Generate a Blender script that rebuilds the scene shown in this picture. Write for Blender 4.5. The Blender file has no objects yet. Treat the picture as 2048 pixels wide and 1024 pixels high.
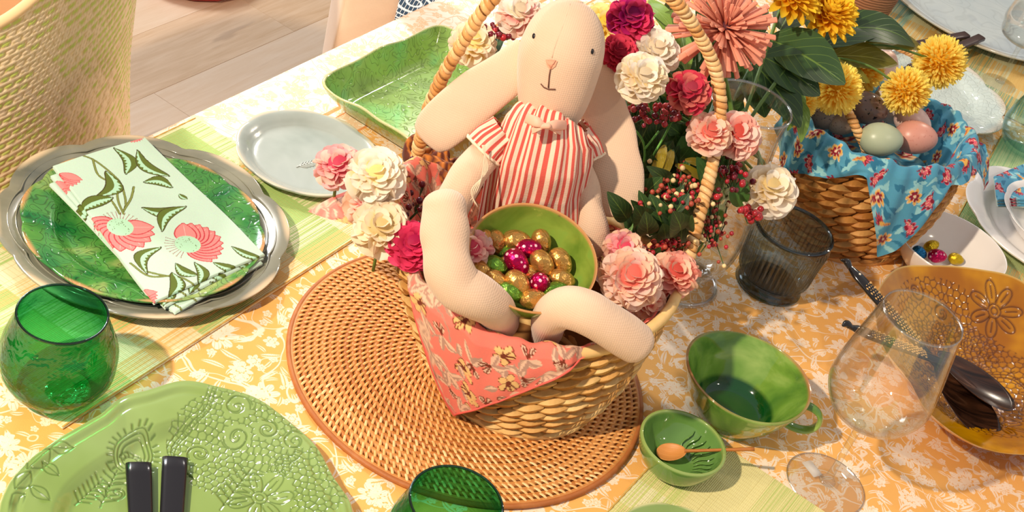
import bpy, math, random
import numpy as np
from math import pi, sin, cos, tan, sqrt, radians, atan2, exp
from mathutils import Vector, Matrix, Quaternion
from mathutils.bvhtree import BVHTree

random.seed(7); np.random.seed(7)
SC = bpy.context.scene
COL = SC.collection

# ------------------------------------------------------------------ camera
# metres; the table top is z = 0 here (everything is lifted by LIFT at the end so that the floor is z = 0)
LIFT = 0.75
PITCH, ROLL, FPX = radians(36.5496), radians(18.6659), 2800.0
CF = Vector((0, cos(PITCH), -sin(PITCH)))
_R0, _U0 = Vector((1, 0, 0)), Vector((0, sin(PITCH), cos(PITCH)))
CR = cos(ROLL)*_R0 + sin(ROLL)*_U0
CU = -sin(ROLL)*_R0 + cos(ROLL)*_U0
CP = Vector((0, 0, 1.0))
cd = bpy.data.cameras.new('camera'); cam = bpy.data.objects.new('camera', cd); COL.objects.link(cam)
cd.sensor_width = 36.0; cd.lens = FPX/2048*36; cd.clip_start = 0.02; cd.clip_end = 50
m = Matrix((CR, CU, -CF)).transposed().to_4x4(); m.translation = CP; cam.matrix_world = m
SC.camera = cam

# ------------------------------------------------------------------ light, world, exposure
SC.view_settings.view_transform = 'Standard'; SC.view_settings.look = 'None'
SC.view_settings.gamma = 1.0; SC.view_settings.use_curve_mapping = False
SC.view_settings.exposure = 0.25
W = bpy.data.worlds.new('shop_light'); SC.world = W; W.use_nodes = True
W.node_tree.nodes['Background'].inputs[0].default_value = (0.94, 0.95, 1.0, 1)
W.node_tree.nodes['Background'].inputs[1].default_value = 0.34

def lamp(name, kind, loc, target, energy, color, size, spot=None, blend=0.4):
    ld = bpy.data.lights.new(name, kind); o = bpy.data.objects.new(name, ld); COL.objects.link(o)
    ld.energy = energy; ld.color = color
    if kind == 'AREA': ld.size = size
    elif kind == 'SPOT': ld.shadow_soft_size = size; ld.spot_size = radians(spot); ld.spot_blend = blend
    elif kind == 'SUN': ld.angle = size
    else: ld.shadow_soft_size = size
    o.location = loc
    o.rotation_euler = (Vector(target)-Vector(loc)).to_track_quat('-Z', 'Y').to_euler()
    return o
_t = Vector((0.1, 1.3, 0)); _az = radians(50); _el = radians(43)
_dir = Vector((-cos(_az)*cos(_el), -sin(_az)*cos(_el), sin(_el)))
lamp('track_spot_key', 'SPOT', _t+_dir*2.6, _t, 230, (1.0, 0.85, 0.66), 0.035, 80)
lamp('track_spot_window', 'SPOT', Vector((-1.5, 2.7, 1.6)), (-0.42, 1.75, 0), 110, (1.0, 0.93, 0.84), 0.05, 46, 0.9)
lamp('track_spot_back', 'SPOT', Vector((1.4, 3.6, 1.7)), (0.45, 1.75, 0), 45, (1.0, 0.86, 0.68), 0.04, 60)
lamp('track_spot_far', 'SPOT', Vector((-0.4, 4.2, 1.9)), (0.0, 1.4, 0), 40, (1.0, 0.92, 0.84), 0.04, 60)
lamp('track_spot_side', 'SPOT', Vector((1.8, 0.9, 1.8)), (0.3, 1.3, 0), 22, (1.0, 0.85, 0.66), 0.04, 60)
lamp('window_daylight', 'AREA', Vector((-2.4, 3.6, 1.6)), (-0.3, 1.8, 0), 60, (0.86, 0.93, 1.0), 1.2)

# ------------------------------------------------------------------ helpers
def at(px, py, h=0.0):
    d = CF + CR*((px-1024)/FPX) - CU*((py-512)/FPX)
    return CP + d*((h-1.0)/d.z)
def ray(px, py):
    return (CF + CR*((px-1024)/FPX) - CU*((py-512)/FPX)).normalized()
def S(r, g, b):
    f = lambda c: (c/255/12.92) if c/255 <= 0.04045 else ((c/255+0.055)/1.055)**2.4
    return (f(r), f(g), f(b))
def v3(x): return np.array(x, dtype=float)

def link(o, parent=None, kind=None, label=None):
    COL.objects.link(o)
    if parent is not None: o.parent = parent
    if kind: o['kind'] = kind
    if label: o['label'] = label
    return o
def thing(name, label, cat, loc=(0, 0, 0), rotz=0, group=None):
    o = bpy.data.objects.new(name, None); COL.objects.link(o); o.empty_display_size = 0.02
    o.location = loc; o.rotation_euler = (0, 0, rotz); o['label'] = label; o['category'] = cat
    if group: o['group'] = group
    return o
def tag(o, label, cat, group=None):
    o['label'] = label; o['category'] = cat
    if group: o['group'] = group
    return o
def mkmesh(name, V, F, mat, uv=None, col=None, smooth=True):
    """V (n,3); F list of index arrays (all quads as (m,4) array or list of tuples)"""
    me = bpy.data.meshes.new(name)
    V = np.asarray(V, dtype=np.float32)
    if isinstance(F, np.ndarray):
        k = F.shape[1]; m_ = len(F)
        me.vertices.add(len(V)); me.vertices.foreach_set('co', V.ravel())
        me.loops.add(m_*k); me.loops.foreach_set('vertex_index', F.ravel().astype(np.int32))
        me.polygons.add(m_); me.polygons.foreach_set('loop_start', np.arange(0, m_*k, k, dtype=np.int32))
        me.update(calc_edges=True)
    else:
        me.from_pydata(V.tolist(), [], F)
    if smooth: me.polygons.foreach_set('use_smooth', np.ones(len(me.polygons), dtype=bool))
    vi = None
    if uv is not None:
        vi = np.empty(len(me.loops), dtype=np.int32); me.loops.foreach_get('vertex_index', vi)
        l = me.uv_layers.new(name='UVMap'); l.data.foreach_set('uv', np.asarray(uv, dtype=np.float32)[vi].ravel())
    if col is not None:
        a = me.color_attributes.new('Col', 'FLOAT_COLOR', 'POINT')
        c = np.ones((len(V), 4), dtype=np.float32); c[:, :3] = col
        a.data.foreach_set('color', c.ravel())
    if mat is not None: me.materials.append(mat)
    me.validate(verbose=False)
    return me
def obj(name, V, F, mat, parent=None, uv=None, col=None, smooth=True, kind=None, label=None, world=True):
    """one mesh object; with world=True the vertices are world points and are brought into the (unrotated) parent's frame"""
    V = np.asarray(V, dtype=float)
    if parent is not None and world:
        p = parent; off = np.zeros(3)
        while p is not None:
            off += np.array(p.location); p = p.parent
        V = V - off
    o = bpy.data.objects.new(name, mkmesh(name, V, F, mat, uv, col, smooth))
    return link(o, parent, kind, label)
def inst(name, me, parent, M, kind=None):
    o = bpy.data.objects.new(name, me); COL.objects.link(o); o.parent = parent
    off = Vector((0, 0, 0)); p = parent
    while p is not None:
        off += p.location; p = p.parent
    M = M.copy(); M.translation = M.translation - off
    o.matrix_local = M
    if kind: o['kind'] = kind
    return o
def gridF(nu, nv, cu=False, cv=False):
    iu = np.arange(nu if cu else nu-1); iv = np.arange(nv if cv else nv-1)
    a, b = np.meshgrid(iu, iv, indexing='ij'); a = a.ravel(); b = b.ravel()
    a1 = (a+1) % nu; b1 = (b+1) % nv
    return np.stack([a*nv+b, a1*nv+b, a1*nv+b1, a*nv+b1], 1)
def cat_(parts):
    Vs, Fs, off = [], [], 0
    for V, F in parts:
        Vs.append(V); Fs.append(F+off); off += len(V)
    return np.concatenate(Vs), np.concatenate(Fs)
def catmull(P, n):
    P = np.asarray(P, dtype=float); k = len(P)
    if k == 2:
        t = np.linspace(0, 1, n)[:, None]; return P[0]*(1-t)+P[1]*t
    Q = np.concatenate([[2*P[0]-P[1]], P, [2*P[-1]-P[-2]]])
    s = np.linspace(0, k-1, n); i = np.minimum(s.astype(int), k-2); t = (s-i)[:, None]
    a, b, c, d = Q[i], Q[i+1], Q[i+2], Q[i+3]
    return 0.5*((2*b)+(-a+c)*t+(2*a-5*b+4*c-d)*t*t+(-a+3*b-3*c+d)*t**3)
def lathe(prof, seg=48, sub=4, mod=None, smooth=True):
    """prof [(r,z)]; returns V,F ; mod(theta, r, z)->(r,z)"""
    P = catmull(np.array(prof, dtype=float), (len(prof)-1)*sub+1) if smooth else np.array(prof, float)
    P[:, 0] = np.maximum(P[:, 0], 1e-5)
    th = np.arange(seg)*2*pi/seg
    T, R = np.meshgrid(th, P[:, 0], indexing='ij'); _, Z = np.meshgrid(th, P[:, 1], indexing='ij')
    if mod: R, Z = mod(T, R, Z)
    V = np.stack([R*np.cos(T), R*np.sin(T), Z], -1).reshape(-1, 3)
    return V, gridF(seg, len(P), cu=True)[:, ::-1]
def frames(P, hint):
    T = np.gradient(P, axis=0); T /= np.linalg.norm(T, axis=1)[:, None]+1e-12
    h = np.broadcast_to(np.asarray(hint, float), T.shape)
    Sd = h-T*(h*T).sum(1)[:, None]; Sd /= np.linalg.norm(Sd, axis=1)[:, None]+1e-12
    return T, Sd, np.cross(T, Sd)
def tube(P, r, seg=8, n=None, hint=(0.31, 0.17, 0.93), caps=True):
    """tube through P; r scalar or list per control point"""
    P = np.asarray(P, float)
    rr = np.full(len(P), r, float) if np.isscalar(r) else np.asarray(r, float)
    if n:
        Q = catmull(np.concatenate([P, rr[:, None]], 1), n); P, rr = Q[:, :3], np.maximum(Q[:, 3], 1e-5)
    if caps:
        P = np.concatenate([P[:1], P, P[-1:]]); rr = np.concatenate([[1e-5], rr, [1e-5]])
        P[0] = P[1]; P[-1] = P[-2]
        T, A, B = frames(P[1:-1], hint); A = np.concatenate([A[:1], A, A[-1:]]); B = np.concatenate([B[:1], B, B[-1:]])
    else: T, A, B = frames(P, hint)
    th = np.arange(seg)*2*pi/seg
    V = P[:, None]+rr[:, None, None]*(np.cos(th)[None, :, None]*A[:, None]+np.sin(th)[None, :, None]*B[:, None])
    return V.reshape(-1, 3), gridF(len(P), seg, cv=True)
def loft(P, a, b, hint, n=24, seg=24, cap=1.0, sq=1.0):
    """soft stuffed shape: elliptical sections a (along hint) by b through P, round ends"""
    P = np.asarray(P, float); k = len(P)
    a = np.full(k, a, float) if np.isscalar(a) else np.asarray(a, float)
    b = np.full(k, b, float) if np.isscalar(b) else np.asarray(b, float)
    Q = catmull(np.column_stack([P, a, b]), n); C, A, B = Q[:, :3], Q[:, 3], Q[:, 4]
    T, Sd, N = frames(C, hint)
    rows = []
    def ring(c, s, nn, ra, rb):
        th = np.arange(seg)*2*pi/seg
        cx, sx = np.cos(th), np.sin(th)
        if sq != 1.0: cx = np.sign(cx)*np.abs(cx)**sq; sx = np.sign(sx)*np.abs(sx)**sq
        return c+ra*cx[:, None]*s+rb*sx[:, None]*nn
    K = 6
    for e, sgn in ((0, -1), (-1, 1)):
        L = cap*min(A[e], B[e])*1.0 if cap < 5 else 0
        L = cap*(A[e]+B[e])/2
        rs = []
        for j in range(1, K+1):
            f = j/K*pi/2; sc = max(cos(f), 0.002)
            rs.append(ring(C[e]+sgn*T[e]*L*sin(f), Sd[e], N[e], A[e]*sc, B[e]*sc))
        if sgn < 0: rs = rs[::-1]
        if sgn < 0: head = rs
        else: tail = rs
    mid = [ring(C[i], Sd[i], N[i], A[i], B[i]) for i in range(n)]
    allr = head+mid+tail
    V = np.concatenate(allr)
    uv = np.stack([np.tile(np.arange(seg)/seg, len(allr)), np.repeat(np.linspace(0, 1, len(allr)), seg)], 1)
    return V, gridF(len(allr), seg, cv=True), uv
def box(cx, cy, cz, sx, sy, sz, rot=0.0, bev=0.0):
    """bevelled box, returns V,F(list)"""
    if bev <= 0:
        V = np.array([[x, y, z] for x in (-1, 1) for y in (-1, 1) for z in (-1, 1)], float)*np.array([sx, sy, sz])/2
        F = np.array([[0, 1, 3, 2], [4, 6, 7, 5], [0, 4, 5, 1], [2, 3, 7, 6], [0, 2, 6, 4], [1, 5, 7, 3]])
    else:
        prof = [(1e-4, -sz/2), (-bev, -sz/2), (0, -sz/2+bev), (0, sz/2-bev), (-bev, sz/2), (1e-4, sz/2)]
        # outline of rectangle, rings with inset
        rings = []
        for k, (ins, z) in enumerate([(bev, -sz/2), (0, -sz/2+bev), (0, sz/2-bev), (bev, sz/2)]):
            hx, hy = sx/2-ins, sy/2-ins
            c = bev*0.8
            rings.append([[hx, -hy+c, z], [hx, hy-c, z], [hx-c, hy, z], [-hx+c, hy, z], [-hx, hy-c, z], [-hx, -hy+c, z], [-hx+c, -hy, z], [hx-c, -hy, z]])
        V = np.array(rings).reshape(-1, 3)
        F = [tuple(x) for x in gridF(4, 8, cv=True)[:, ::-1]]
        F.append(tuple(range(7, -1, -1))); F.append(tuple(range(24, 32)))
    c, s = cos(rot), sin(rot)
    X = V[:, 0]*c-V[:, 1]*s+cx; Y = V[:, 0]*s+V[:, 1]*c+cy
    return np.stack([X, Y, V[:, 2]+cz], 1), F
def basis(x, y, z, t, s=1.0):
    """matrix with the given axes as columns"""
    M = Matrix.Identity(4)
    for i in range(3):
        M[i][0] = x[i]*s; M[i][1] = y[i]*s; M[i][2] = z[i]*s; M[i][3] = t[i]
    return M
def ortho(z, hint):
    z = Vector(z).normalized(); x = Vector(hint)-z*Vector(hint).dot(z)
    if x.length < 1e-5: x = z.orthogonal()
    x.normalize(); return x, z.cross(x), z
def vnoise(x, y, s=1.0, seed=0):
    """cheap smooth pseudo noise from sines, -1..1"""
    r = np.random.RandomState(seed); o = 0
    for k in range(5):
        a = r.uniform(0, 2*pi); f = s*r.uniform(0.6, 1.7); p = r.uniform(0, 7)
        o = o+np.sin((x*cos(a)+y*sin(a))*f+p+1.3*np.sin((x*sin(a)-y*cos(a))*f*0.7+p*2))
    return o/5

# ------------------------------------------------------------------ materials
class N_:
    def __init__(s, name):
        s.m = bpy.data.materials.new(name); s.m.use_nodes = True; s.t = s.m.node_tree; s.t.nodes.clear()
        s.out = s.t.nodes.new('ShaderNodeOutputMaterial')
    def n(s, typ, ins=None, **props):
        nd = s.t.nodes.new(typ)
        for k, v in props.items(): setattr(nd, k, v)
        for k, v in (ins or {}).items():
            sock = nd.inputs[k]
            if isinstance(v, bpy.types.NodeSocket): s.t.links.new(v, sock)
            elif isinstance(v, (tuple, list)) and len(v) == 3 and sock.type == 'RGBA': sock.default_value = (*v, 1)
            else: sock.default_value = v
        return nd
    def M(s, op, a, b=None, c=None):
        ins = {0: a}
        if b is not None: ins[1] = b
        if c is not None: ins[2] = c
        return s.n('ShaderNodeMath', ins, operation=op).outputs[0]
    def mix(s, f, a, b, bt='MIX'):
        nd = s.n('ShaderNodeMix', {0: f, 6: a, 7: b}, data_type='RGBA', blend_type=bt); return nd.outputs[2]
    def ramp(s, f, stops, interp='LINEAR'):
        nd = s.n('ShaderNodeValToRGB', {0: f}); cr = nd.color_ramp; cr.interpolation = interp
        while len(cr.elements) < len(stops): cr.elements.new(0.5)
        for e, (p, c) in zip(cr.elements, stops): e.position = p; e.color = (*c, 1) if len(c) == 3 else c
        return nd.outputs[0]
    def noise(s, scale, vec=None, detail=2, rough=0.5, dist=0.0, col=False):
        ins = {'Scale': scale, 'Detail': detail, 'Roughness': rough, 'Distortion': dist}
        if vec is not None: ins['Vector'] = vec
        return s.n('ShaderNodeTexNoise', ins).outputs[1 if col else 0]
    def coord(s, which='Object'): return s.n('ShaderNodeTexCoord').outputs[which]
    def rand(s): return s.n('ShaderNodeObjectInfo').outputs['Random']
    def attr(s, name='Col'): return s.n('ShaderNodeAttribute', attribute_name=name).outputs['Color']
    def step(s, x, lo, hi):
        return s.n('ShaderNodeMapRange', {0: x, 1: lo, 2: hi, 3: 0.0, 4: 1.0}, interpolation_type='SMOOTHSTEP').outputs[0]
    def bump(s, h, strength=0.3, dist=0.001, normal=None):
        ins = {'Height': h, 'Strength': strength, 'Distance': dist}
        if normal is not None: ins['Normal'] = normal
        return s.n('ShaderNodeBump', ins).outputs[0]
    def scale(s, v, x, y=None, z=None, rot=None):
        ins = {'Vector': v, 'Scale': (x, y if y is not None else x, z if z is not None else x)}
        if rot is not None: ins['Rotation'] = rot
        return s.n('ShaderNodeMapping', ins).outputs[0]
    def pbr(s, color, rough=0.5, metal=0.0, normal=None, spec=None, coat=0.0, sheen=0.0, coat_rough=0.05, trans=0.0, ior=None):
        ins = {'Base Color': color, 'Roughness': rough, 'Metallic': metal}
        if normal is not None: ins['Normal'] = normal
        if spec is not None: ins['Specular IOR Level'] = spec
        if coat: ins['Coat Weight'] = coat; ins['Coat Roughness'] = coat_rough
        if sheen: ins['Sheen Weight'] = sheen; ins['Sheen Roughness'] = 0.5
        b = s.n('ShaderNodeBsdfPrincipled', ins)
        s.t.links.new(b.outputs[0], s.out.inputs[0]); s.b = b
        return s.m
    def surf(s, sh): s.t.links.new(sh, s.out.inputs[0]); return s.m

def m_plain(name, c, rough=0.5, var=0.0, bump=0.0, bscale=200, **kw):
    k = N_(name); col = c
    if var:
        r = k.M('MULTIPLY_ADD', k.rand(), var*2, 1-var)
        n = k.M('MULTIPLY_ADD', k.noise(30, k.coord()), var, 1-var/2)
        col = k.n('ShaderNodeVectorMath', {0: c, 3: k.M('MULTIPLY', r, n)}, operation='SCALE').outputs[0]
    nor = k.bump(k.noise(bscale, k.coord(), 4), bump, 0.001) if bump else None
    return k.pbr(col, rough, normal=nor, **kw)

def m_linen(name, c, c2=None, weave=1500.0):
    k = N_(name); co = k.coord()
    w1 = k.n('ShaderNodeTexWave', {'Vector': co, 'Scale': weave/6.28/1.6, 'Distortion': 1.0, 'Detail': 1.0}, bands_direction='X').outputs[1]
    w2 = k.n('ShaderNodeTexWave', {'Vector': co, 'Scale': weave/6.28/1.6, 'Distortion': 1.0, 'Detail': 1.0}, bands_direction='Z').outputs[1]
    h = k.M('ADD', w1, w2)
    col = k.mix(k.noise(25, co, 3), c, c2 or tuple(x*0.9 for x in c))
    return k.pbr(col, 0.85, normal=k.bump(h, 0.25, 0.0004), spec=0.2, sheen=0.25)

def m_attr_cloth(name, rough=0.8, weave=900.0):
    k = N_(name); co = k.coord()
    w1 = k.noise(weave, co, 2)
    wr = k.noise(22, co, 3)
    h = k.M('ADD', k.M('MULTIPLY', w1, 0.2), wr)
    col = k.mix(0.12, k.attr(), k.mix(1.0, k.attr(), k.noise(500, co, col=True), 'MULTIPLY'))
    return k.pbr(col, rough, normal=k.bump(h, 0.35, 0.003), spec=0.25, sheen=0.1)

def m_glaze(name, c1, c2, c3=None, scroll=0.0, sscale=45, rough=0.12, nscale=9, rim=None, cells=0.0, speck=0.0, rimz=None, coat=0.6, pool=None):
    """reactive glaze: pools between two or three colours, optional relief drawn by contour scrolls and lace cells"""
    k = N_(name); co = k.coord()
    n1 = k.noise(nscale, co, 4, 0.55, 0.8)
    col = k.ramp(n1, [(0.32, c1), (0.52, c2), (0.70, c3 or c2)])
    hs = None
    if scroll:
        ns = k.noise(sscale, co, 0.5, 0.4, 0.6)
        fr = k.M('ABSOLUTE', k.M('SUBTRACT', k.M('FRACT', k.M('MULTIPLY', ns, 7.0)), 0.5))
        line = k.step(fr, 0.02, 0.16)
        hs = k.M('MULTIPLY', line, scroll)
        col = k.mix(k.M('MULTIPLY', k.M('SUBTRACT', 1.0, line), min(1.0, scroll)), col, k.mix(1.0, col, tuple(0.45 for _ in range(3)), 'MULTIPLY'))
    if cells:
        vo = k.n('ShaderNodeTexVoronoi', {'Vector': co, 'Scale': cells}, feature='DISTANCE_TO_EDGE').outputs[0]
        e = k.step(vo, 0.02, 0.14)
        hs = e if hs is None else k.M('ADD', hs, e)
    if speck:
        sp = k.step(k.noise(speck, co, 2), 0.70, 0.76); col = k.mix(k.M('MULTIPLY', sp, 0.6), col, (0.08, 0.05, 0.03))
    nor = k.bump(hs, 0.5, 0.0012) if hs is not None else k.bump(k.noise(14, co, 2), 0.15, 0.004)
    if pool is not None: col = k.mix(k.n('ShaderNodeSeparateColor', {0: k.attr()}).outputs[1], col, pool)
    if rim is not None:   # the thin clay-coloured band where glaze runs off the lip: follows the mesh attribute 'Col'.r
        a = k.n('ShaderNodeSeparateColor', {0: k.attr()}).outputs[0]
        col = k.mix(a, col, rim)
    return k.pbr(col, rough, normal=nor, coat=coat, coat_rough=0.04)

def m_glass(name, tint, edge=None, rough=0.02, bump=0.0, bscale=60, refl=1.0, dens=1.0, vec=None):
    """hollow-ware glass: tinted see-through wall, deeper tint seen edge on, mirror reflection by Fresnel"""
    k = N_(name)
    nor = k.bump(k.noise(bscale, k.coord(), 2, 0.5, 0.5), bump, 0.004) if bump else None
    lw = k.n('ShaderNodeLayerWeight', {'Blend': 0.5, **({'Normal': nor} if nor else {})})
    tc = k.mix(k.M('POWER', lw.outputs[1], 1.6), tint, edge or tint)
    tr = k.n('ShaderNodeBsdfTransparent', {'Color': tc}).outputs[0]
    gl = k.n('ShaderNodeBsdfGlossy', {'Color': (1, 1, 1, 1), 'Roughness': rough, **({'Normal': nor} if nor else {})}).outputs[0]
    f = k.M('MINIMUM', k.M('MULTIPLY_ADD', k.M('POWER', lw.outputs[1], 5.0), 0.65*refl**0.3, 0.035*refl), 0.9)
    k.m.use_backface_culling = False
    return k.surf(k.n('ShaderNodeMixShader', {0: f, 1: tr, 2: gl}).outputs[0])

def m_straw(name, c1, c2, c3, rough=0.55, scale=60, stretch=(1, 1, 1)):
    k = N_(name); co = k.coord()
    f = k.M('ADD', k.M('MULTIPLY', k.rand(), 0.55), k.M('MULTIPLY', k.noise(scale, k.scale(co, *stretch), 4, 0.6), 0.5))
    col = k.ramp(f, [(0.2, c1), (0.5, c2), (0.85, c3)])
    return k.pbr(col, rough, normal=k.bump(k.noise(scale*4, k.scale(co, *stretch), 3), 0.3, 0.001), spec=0.4)

def m_petal(name, base, tip, var=0.12, soft=0.35):
    """cloth petal: deeper at its root, paler at its lip, thin enough for light to pass"""
    k = N_(name)
    v = k.n('ShaderNodeSeparateXYZ', {0: k.n('ShaderNodeTexCoord').outputs['UV']}).outputs[1]
    r = k.rand()
    f = k.step(k.M('ADD', v, k.M('MULTIPLY', k.M('SUBTRACT', r, 0.5), 0.35)), 0.15, 0.75)
    col = k.mix(f, base, tip)
    br = k.M('MULTIPLY_ADD', r, var*2, 1-var)
    col = k.n('ShaderNodeVectorMath', {0: col, 3: br}, operation='SCALE').outputs[0]
    b = k.n('ShaderNodeBsdfPrincipled', {'Base Color': col, 'Roughness': 0.6, 'Specular IOR Level': 0.25})
    t = k.n('ShaderNodeBsdfTranslucent', {'Color': col})
    return k.surf(k.n('ShaderNodeMixShader', {0: soft, 1: b.outputs[0], 2: t.outputs[0]}).outputs[0])

def m_leaf(name, c, vein, c2=None, rough=0.42):
    k = N_(name)
    uv = k.n('ShaderNodeSeparateXYZ', {0: k.n('ShaderNodeTexCoord').outputs['UV']})
    u, v = uv.outputs[0], uv.outputs[1]
    au = k.M('ABSOLUTE', k.M('SUBTRACT', u, 0.5))
    mid = k.M('SUBTRACT', 1.0, k.step(au, 0.008, 0.03))
    sv = k.M('ABSOLUTE', k.M('SUBTRACT', k.M('FRACT', k.M('MULTIPLY', k.M('SUBTRACT', v, k.M('MULTIPLY', au, 0.9)), 6.0)), 0.5))
    side = k.M('SUBTRACT', 1.0, k.step(sv, 0.01, 0.07))
    ve = k.M('MAXIMUM', mid, k.M('MULTIPLY', side, 0.6))
    base = k.mix(k.noise(25, k.coord(), 3), c, c2 or tuple(x*1.6 for x in c))
    base = k.n('ShaderNodeVectorMath', {0: base, 3: k.M('MULTIPLY_ADD', k.rand(), 0.6, 0.7)}, operation='SCALE').outputs[0]
    col = k.mix(ve, base, vein)
    b = k.n('ShaderNodeBsdfPrincipled', {'Base Color': col, 'Roughness': rough, 'Normal': k.bump(ve, 0.4, 0.001)})
    t = k.n('ShaderNodeBsdfTranslucent', {'Color': col})
    return k.surf(k.n('ShaderNodeMixShader', {0: 0.15, 1: b.outputs[0], 2: t.outputs[0]}).outputs[0])

def m_foil(name, c, dots=None, dscale=150):
    k = N_(name); co = k.coord()
    h = k.noise(140, co, 3, 0.6, 0.5)
    vo = k.n('ShaderNodeTexVoronoi', {'Vector': co, 'Scale': 120.0}).outputs[0]
    nor = k.bump(k.M('ADD', h, vo), 1.0, 0.0022)
    col = k.mix(k.noise(60, co, 3), tuple(x*0.6 for x in c), c)
    metal = 0.75
    if dots is not None:
        d = k.n('ShaderNodeTexVoronoi', {'Vector': co, 'Scale': dscale, 'Randomness': 0.25}).outputs[0]
        dm = k.M('SUBTRACT', 1.0, k.step(d, 0.24, 0.32))
        col = k.mix(dm, col, dots); metal = k.M('MULTIPLY_ADD', dm, -0.7, 0.8)
    return k.pbr(col, 0.30, metal, normal=nor)
# ------------------------------------------------------------------ structure: floor, table, cloth
TU = radians(68.2); UX = Vector((cos(TU), sin(TU), 0)); WX = Vector((cos(TU-pi/2), sin(TU-pi/2), 0))
E0 = at(305, 262, 0)
def tb(s, w, h=0.0):           # point on the table: s along the long edge, w in from it
    p = E0+UX*s+WX*w; return Vector((p.x, p.y, h))

# floor of pale oak planks
def m_floor():
    k = N_('pale_oak'); co = k.coord()
    g = k.noise(6, k.scale(co, 1, 12, 1), 5, 0.6, 0.6)
    f = k.M('MULTIPLY_ADD', k.rand(), 0.35, k.M('MULTIPLY', g, 0.8))
    col = k.ramp(f, [(0.25, S(206, 168, 130)), (0.55, S(224, 190, 156)), (0.9, S(234, 206, 178))])
    kn = k.step(k.noise(3.0, k.scale(co, 1, 5, 1), 3), 0.64, 0.72)
    col = k.mix(k.M('MULTIPLY', kn, 0.35), col, S(150, 120, 100))
    return k.pbr(col, 0.38, normal=k.bump(g, 0.15, 0.001))
MF = m_floor()
fl = obj('floor', *box(-0.6, 2.0, -LIFT-0.025, 5.0, 6.0, 0.03, 0), m_plain('floor_gap', S(120, 92, 68), 0.8), kind='structure')
pa = radians(68); PX = Vector((cos(pa), sin(pa), 0)); PY = Vector((-sin(pa), cos(pa), 0))
_pv, _pf = box(0, 0, 0, 1.2535, 0.1894, 0.012, 0, 0.0004)
pme = mkmesh('plank', _pv, _pf, MF, smooth=False)
for i in range(-6, 8):
    for j in range(-2, 4):
        c = Vector((-1.0, 2.4, -LIFT-0.006))+PX*(j*1.254+(i*0.47) % 1.25)+PY*(i*0.190)
        if -3.0 < c.x < 1.4 and 0.4 < c.y < 4.9:
            inst('plank', pme, fl, basis(PX, PY, Vector((0, 0, 1)), c))

# table
tbl = thing('dining_table', 'long dining table hidden under the orange floral tablecloth', 'table', tb(0.7, 0.67, -LIFT), TU)
MW = m_plain('table_wood', S(226, 210, 190), 0.5)
_V, _F = box(0, 0, LIFT-0.022, 3.9, 1.34, 0.035, 0, 0.003); obj('tabletop', _V, _F, MW, tbl, world=False, smooth=False)
for sx in (-1, 1):
    for sy in (-1, 1):
        _V, _F = box(sx*1.8, sy*0.55, (LIFT-0.04)/2, 0.07, 0.07, LIFT-0.04, 0, 0.004); obj('leg', _V, _F, MW, tbl, world=False, smooth=False)

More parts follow.
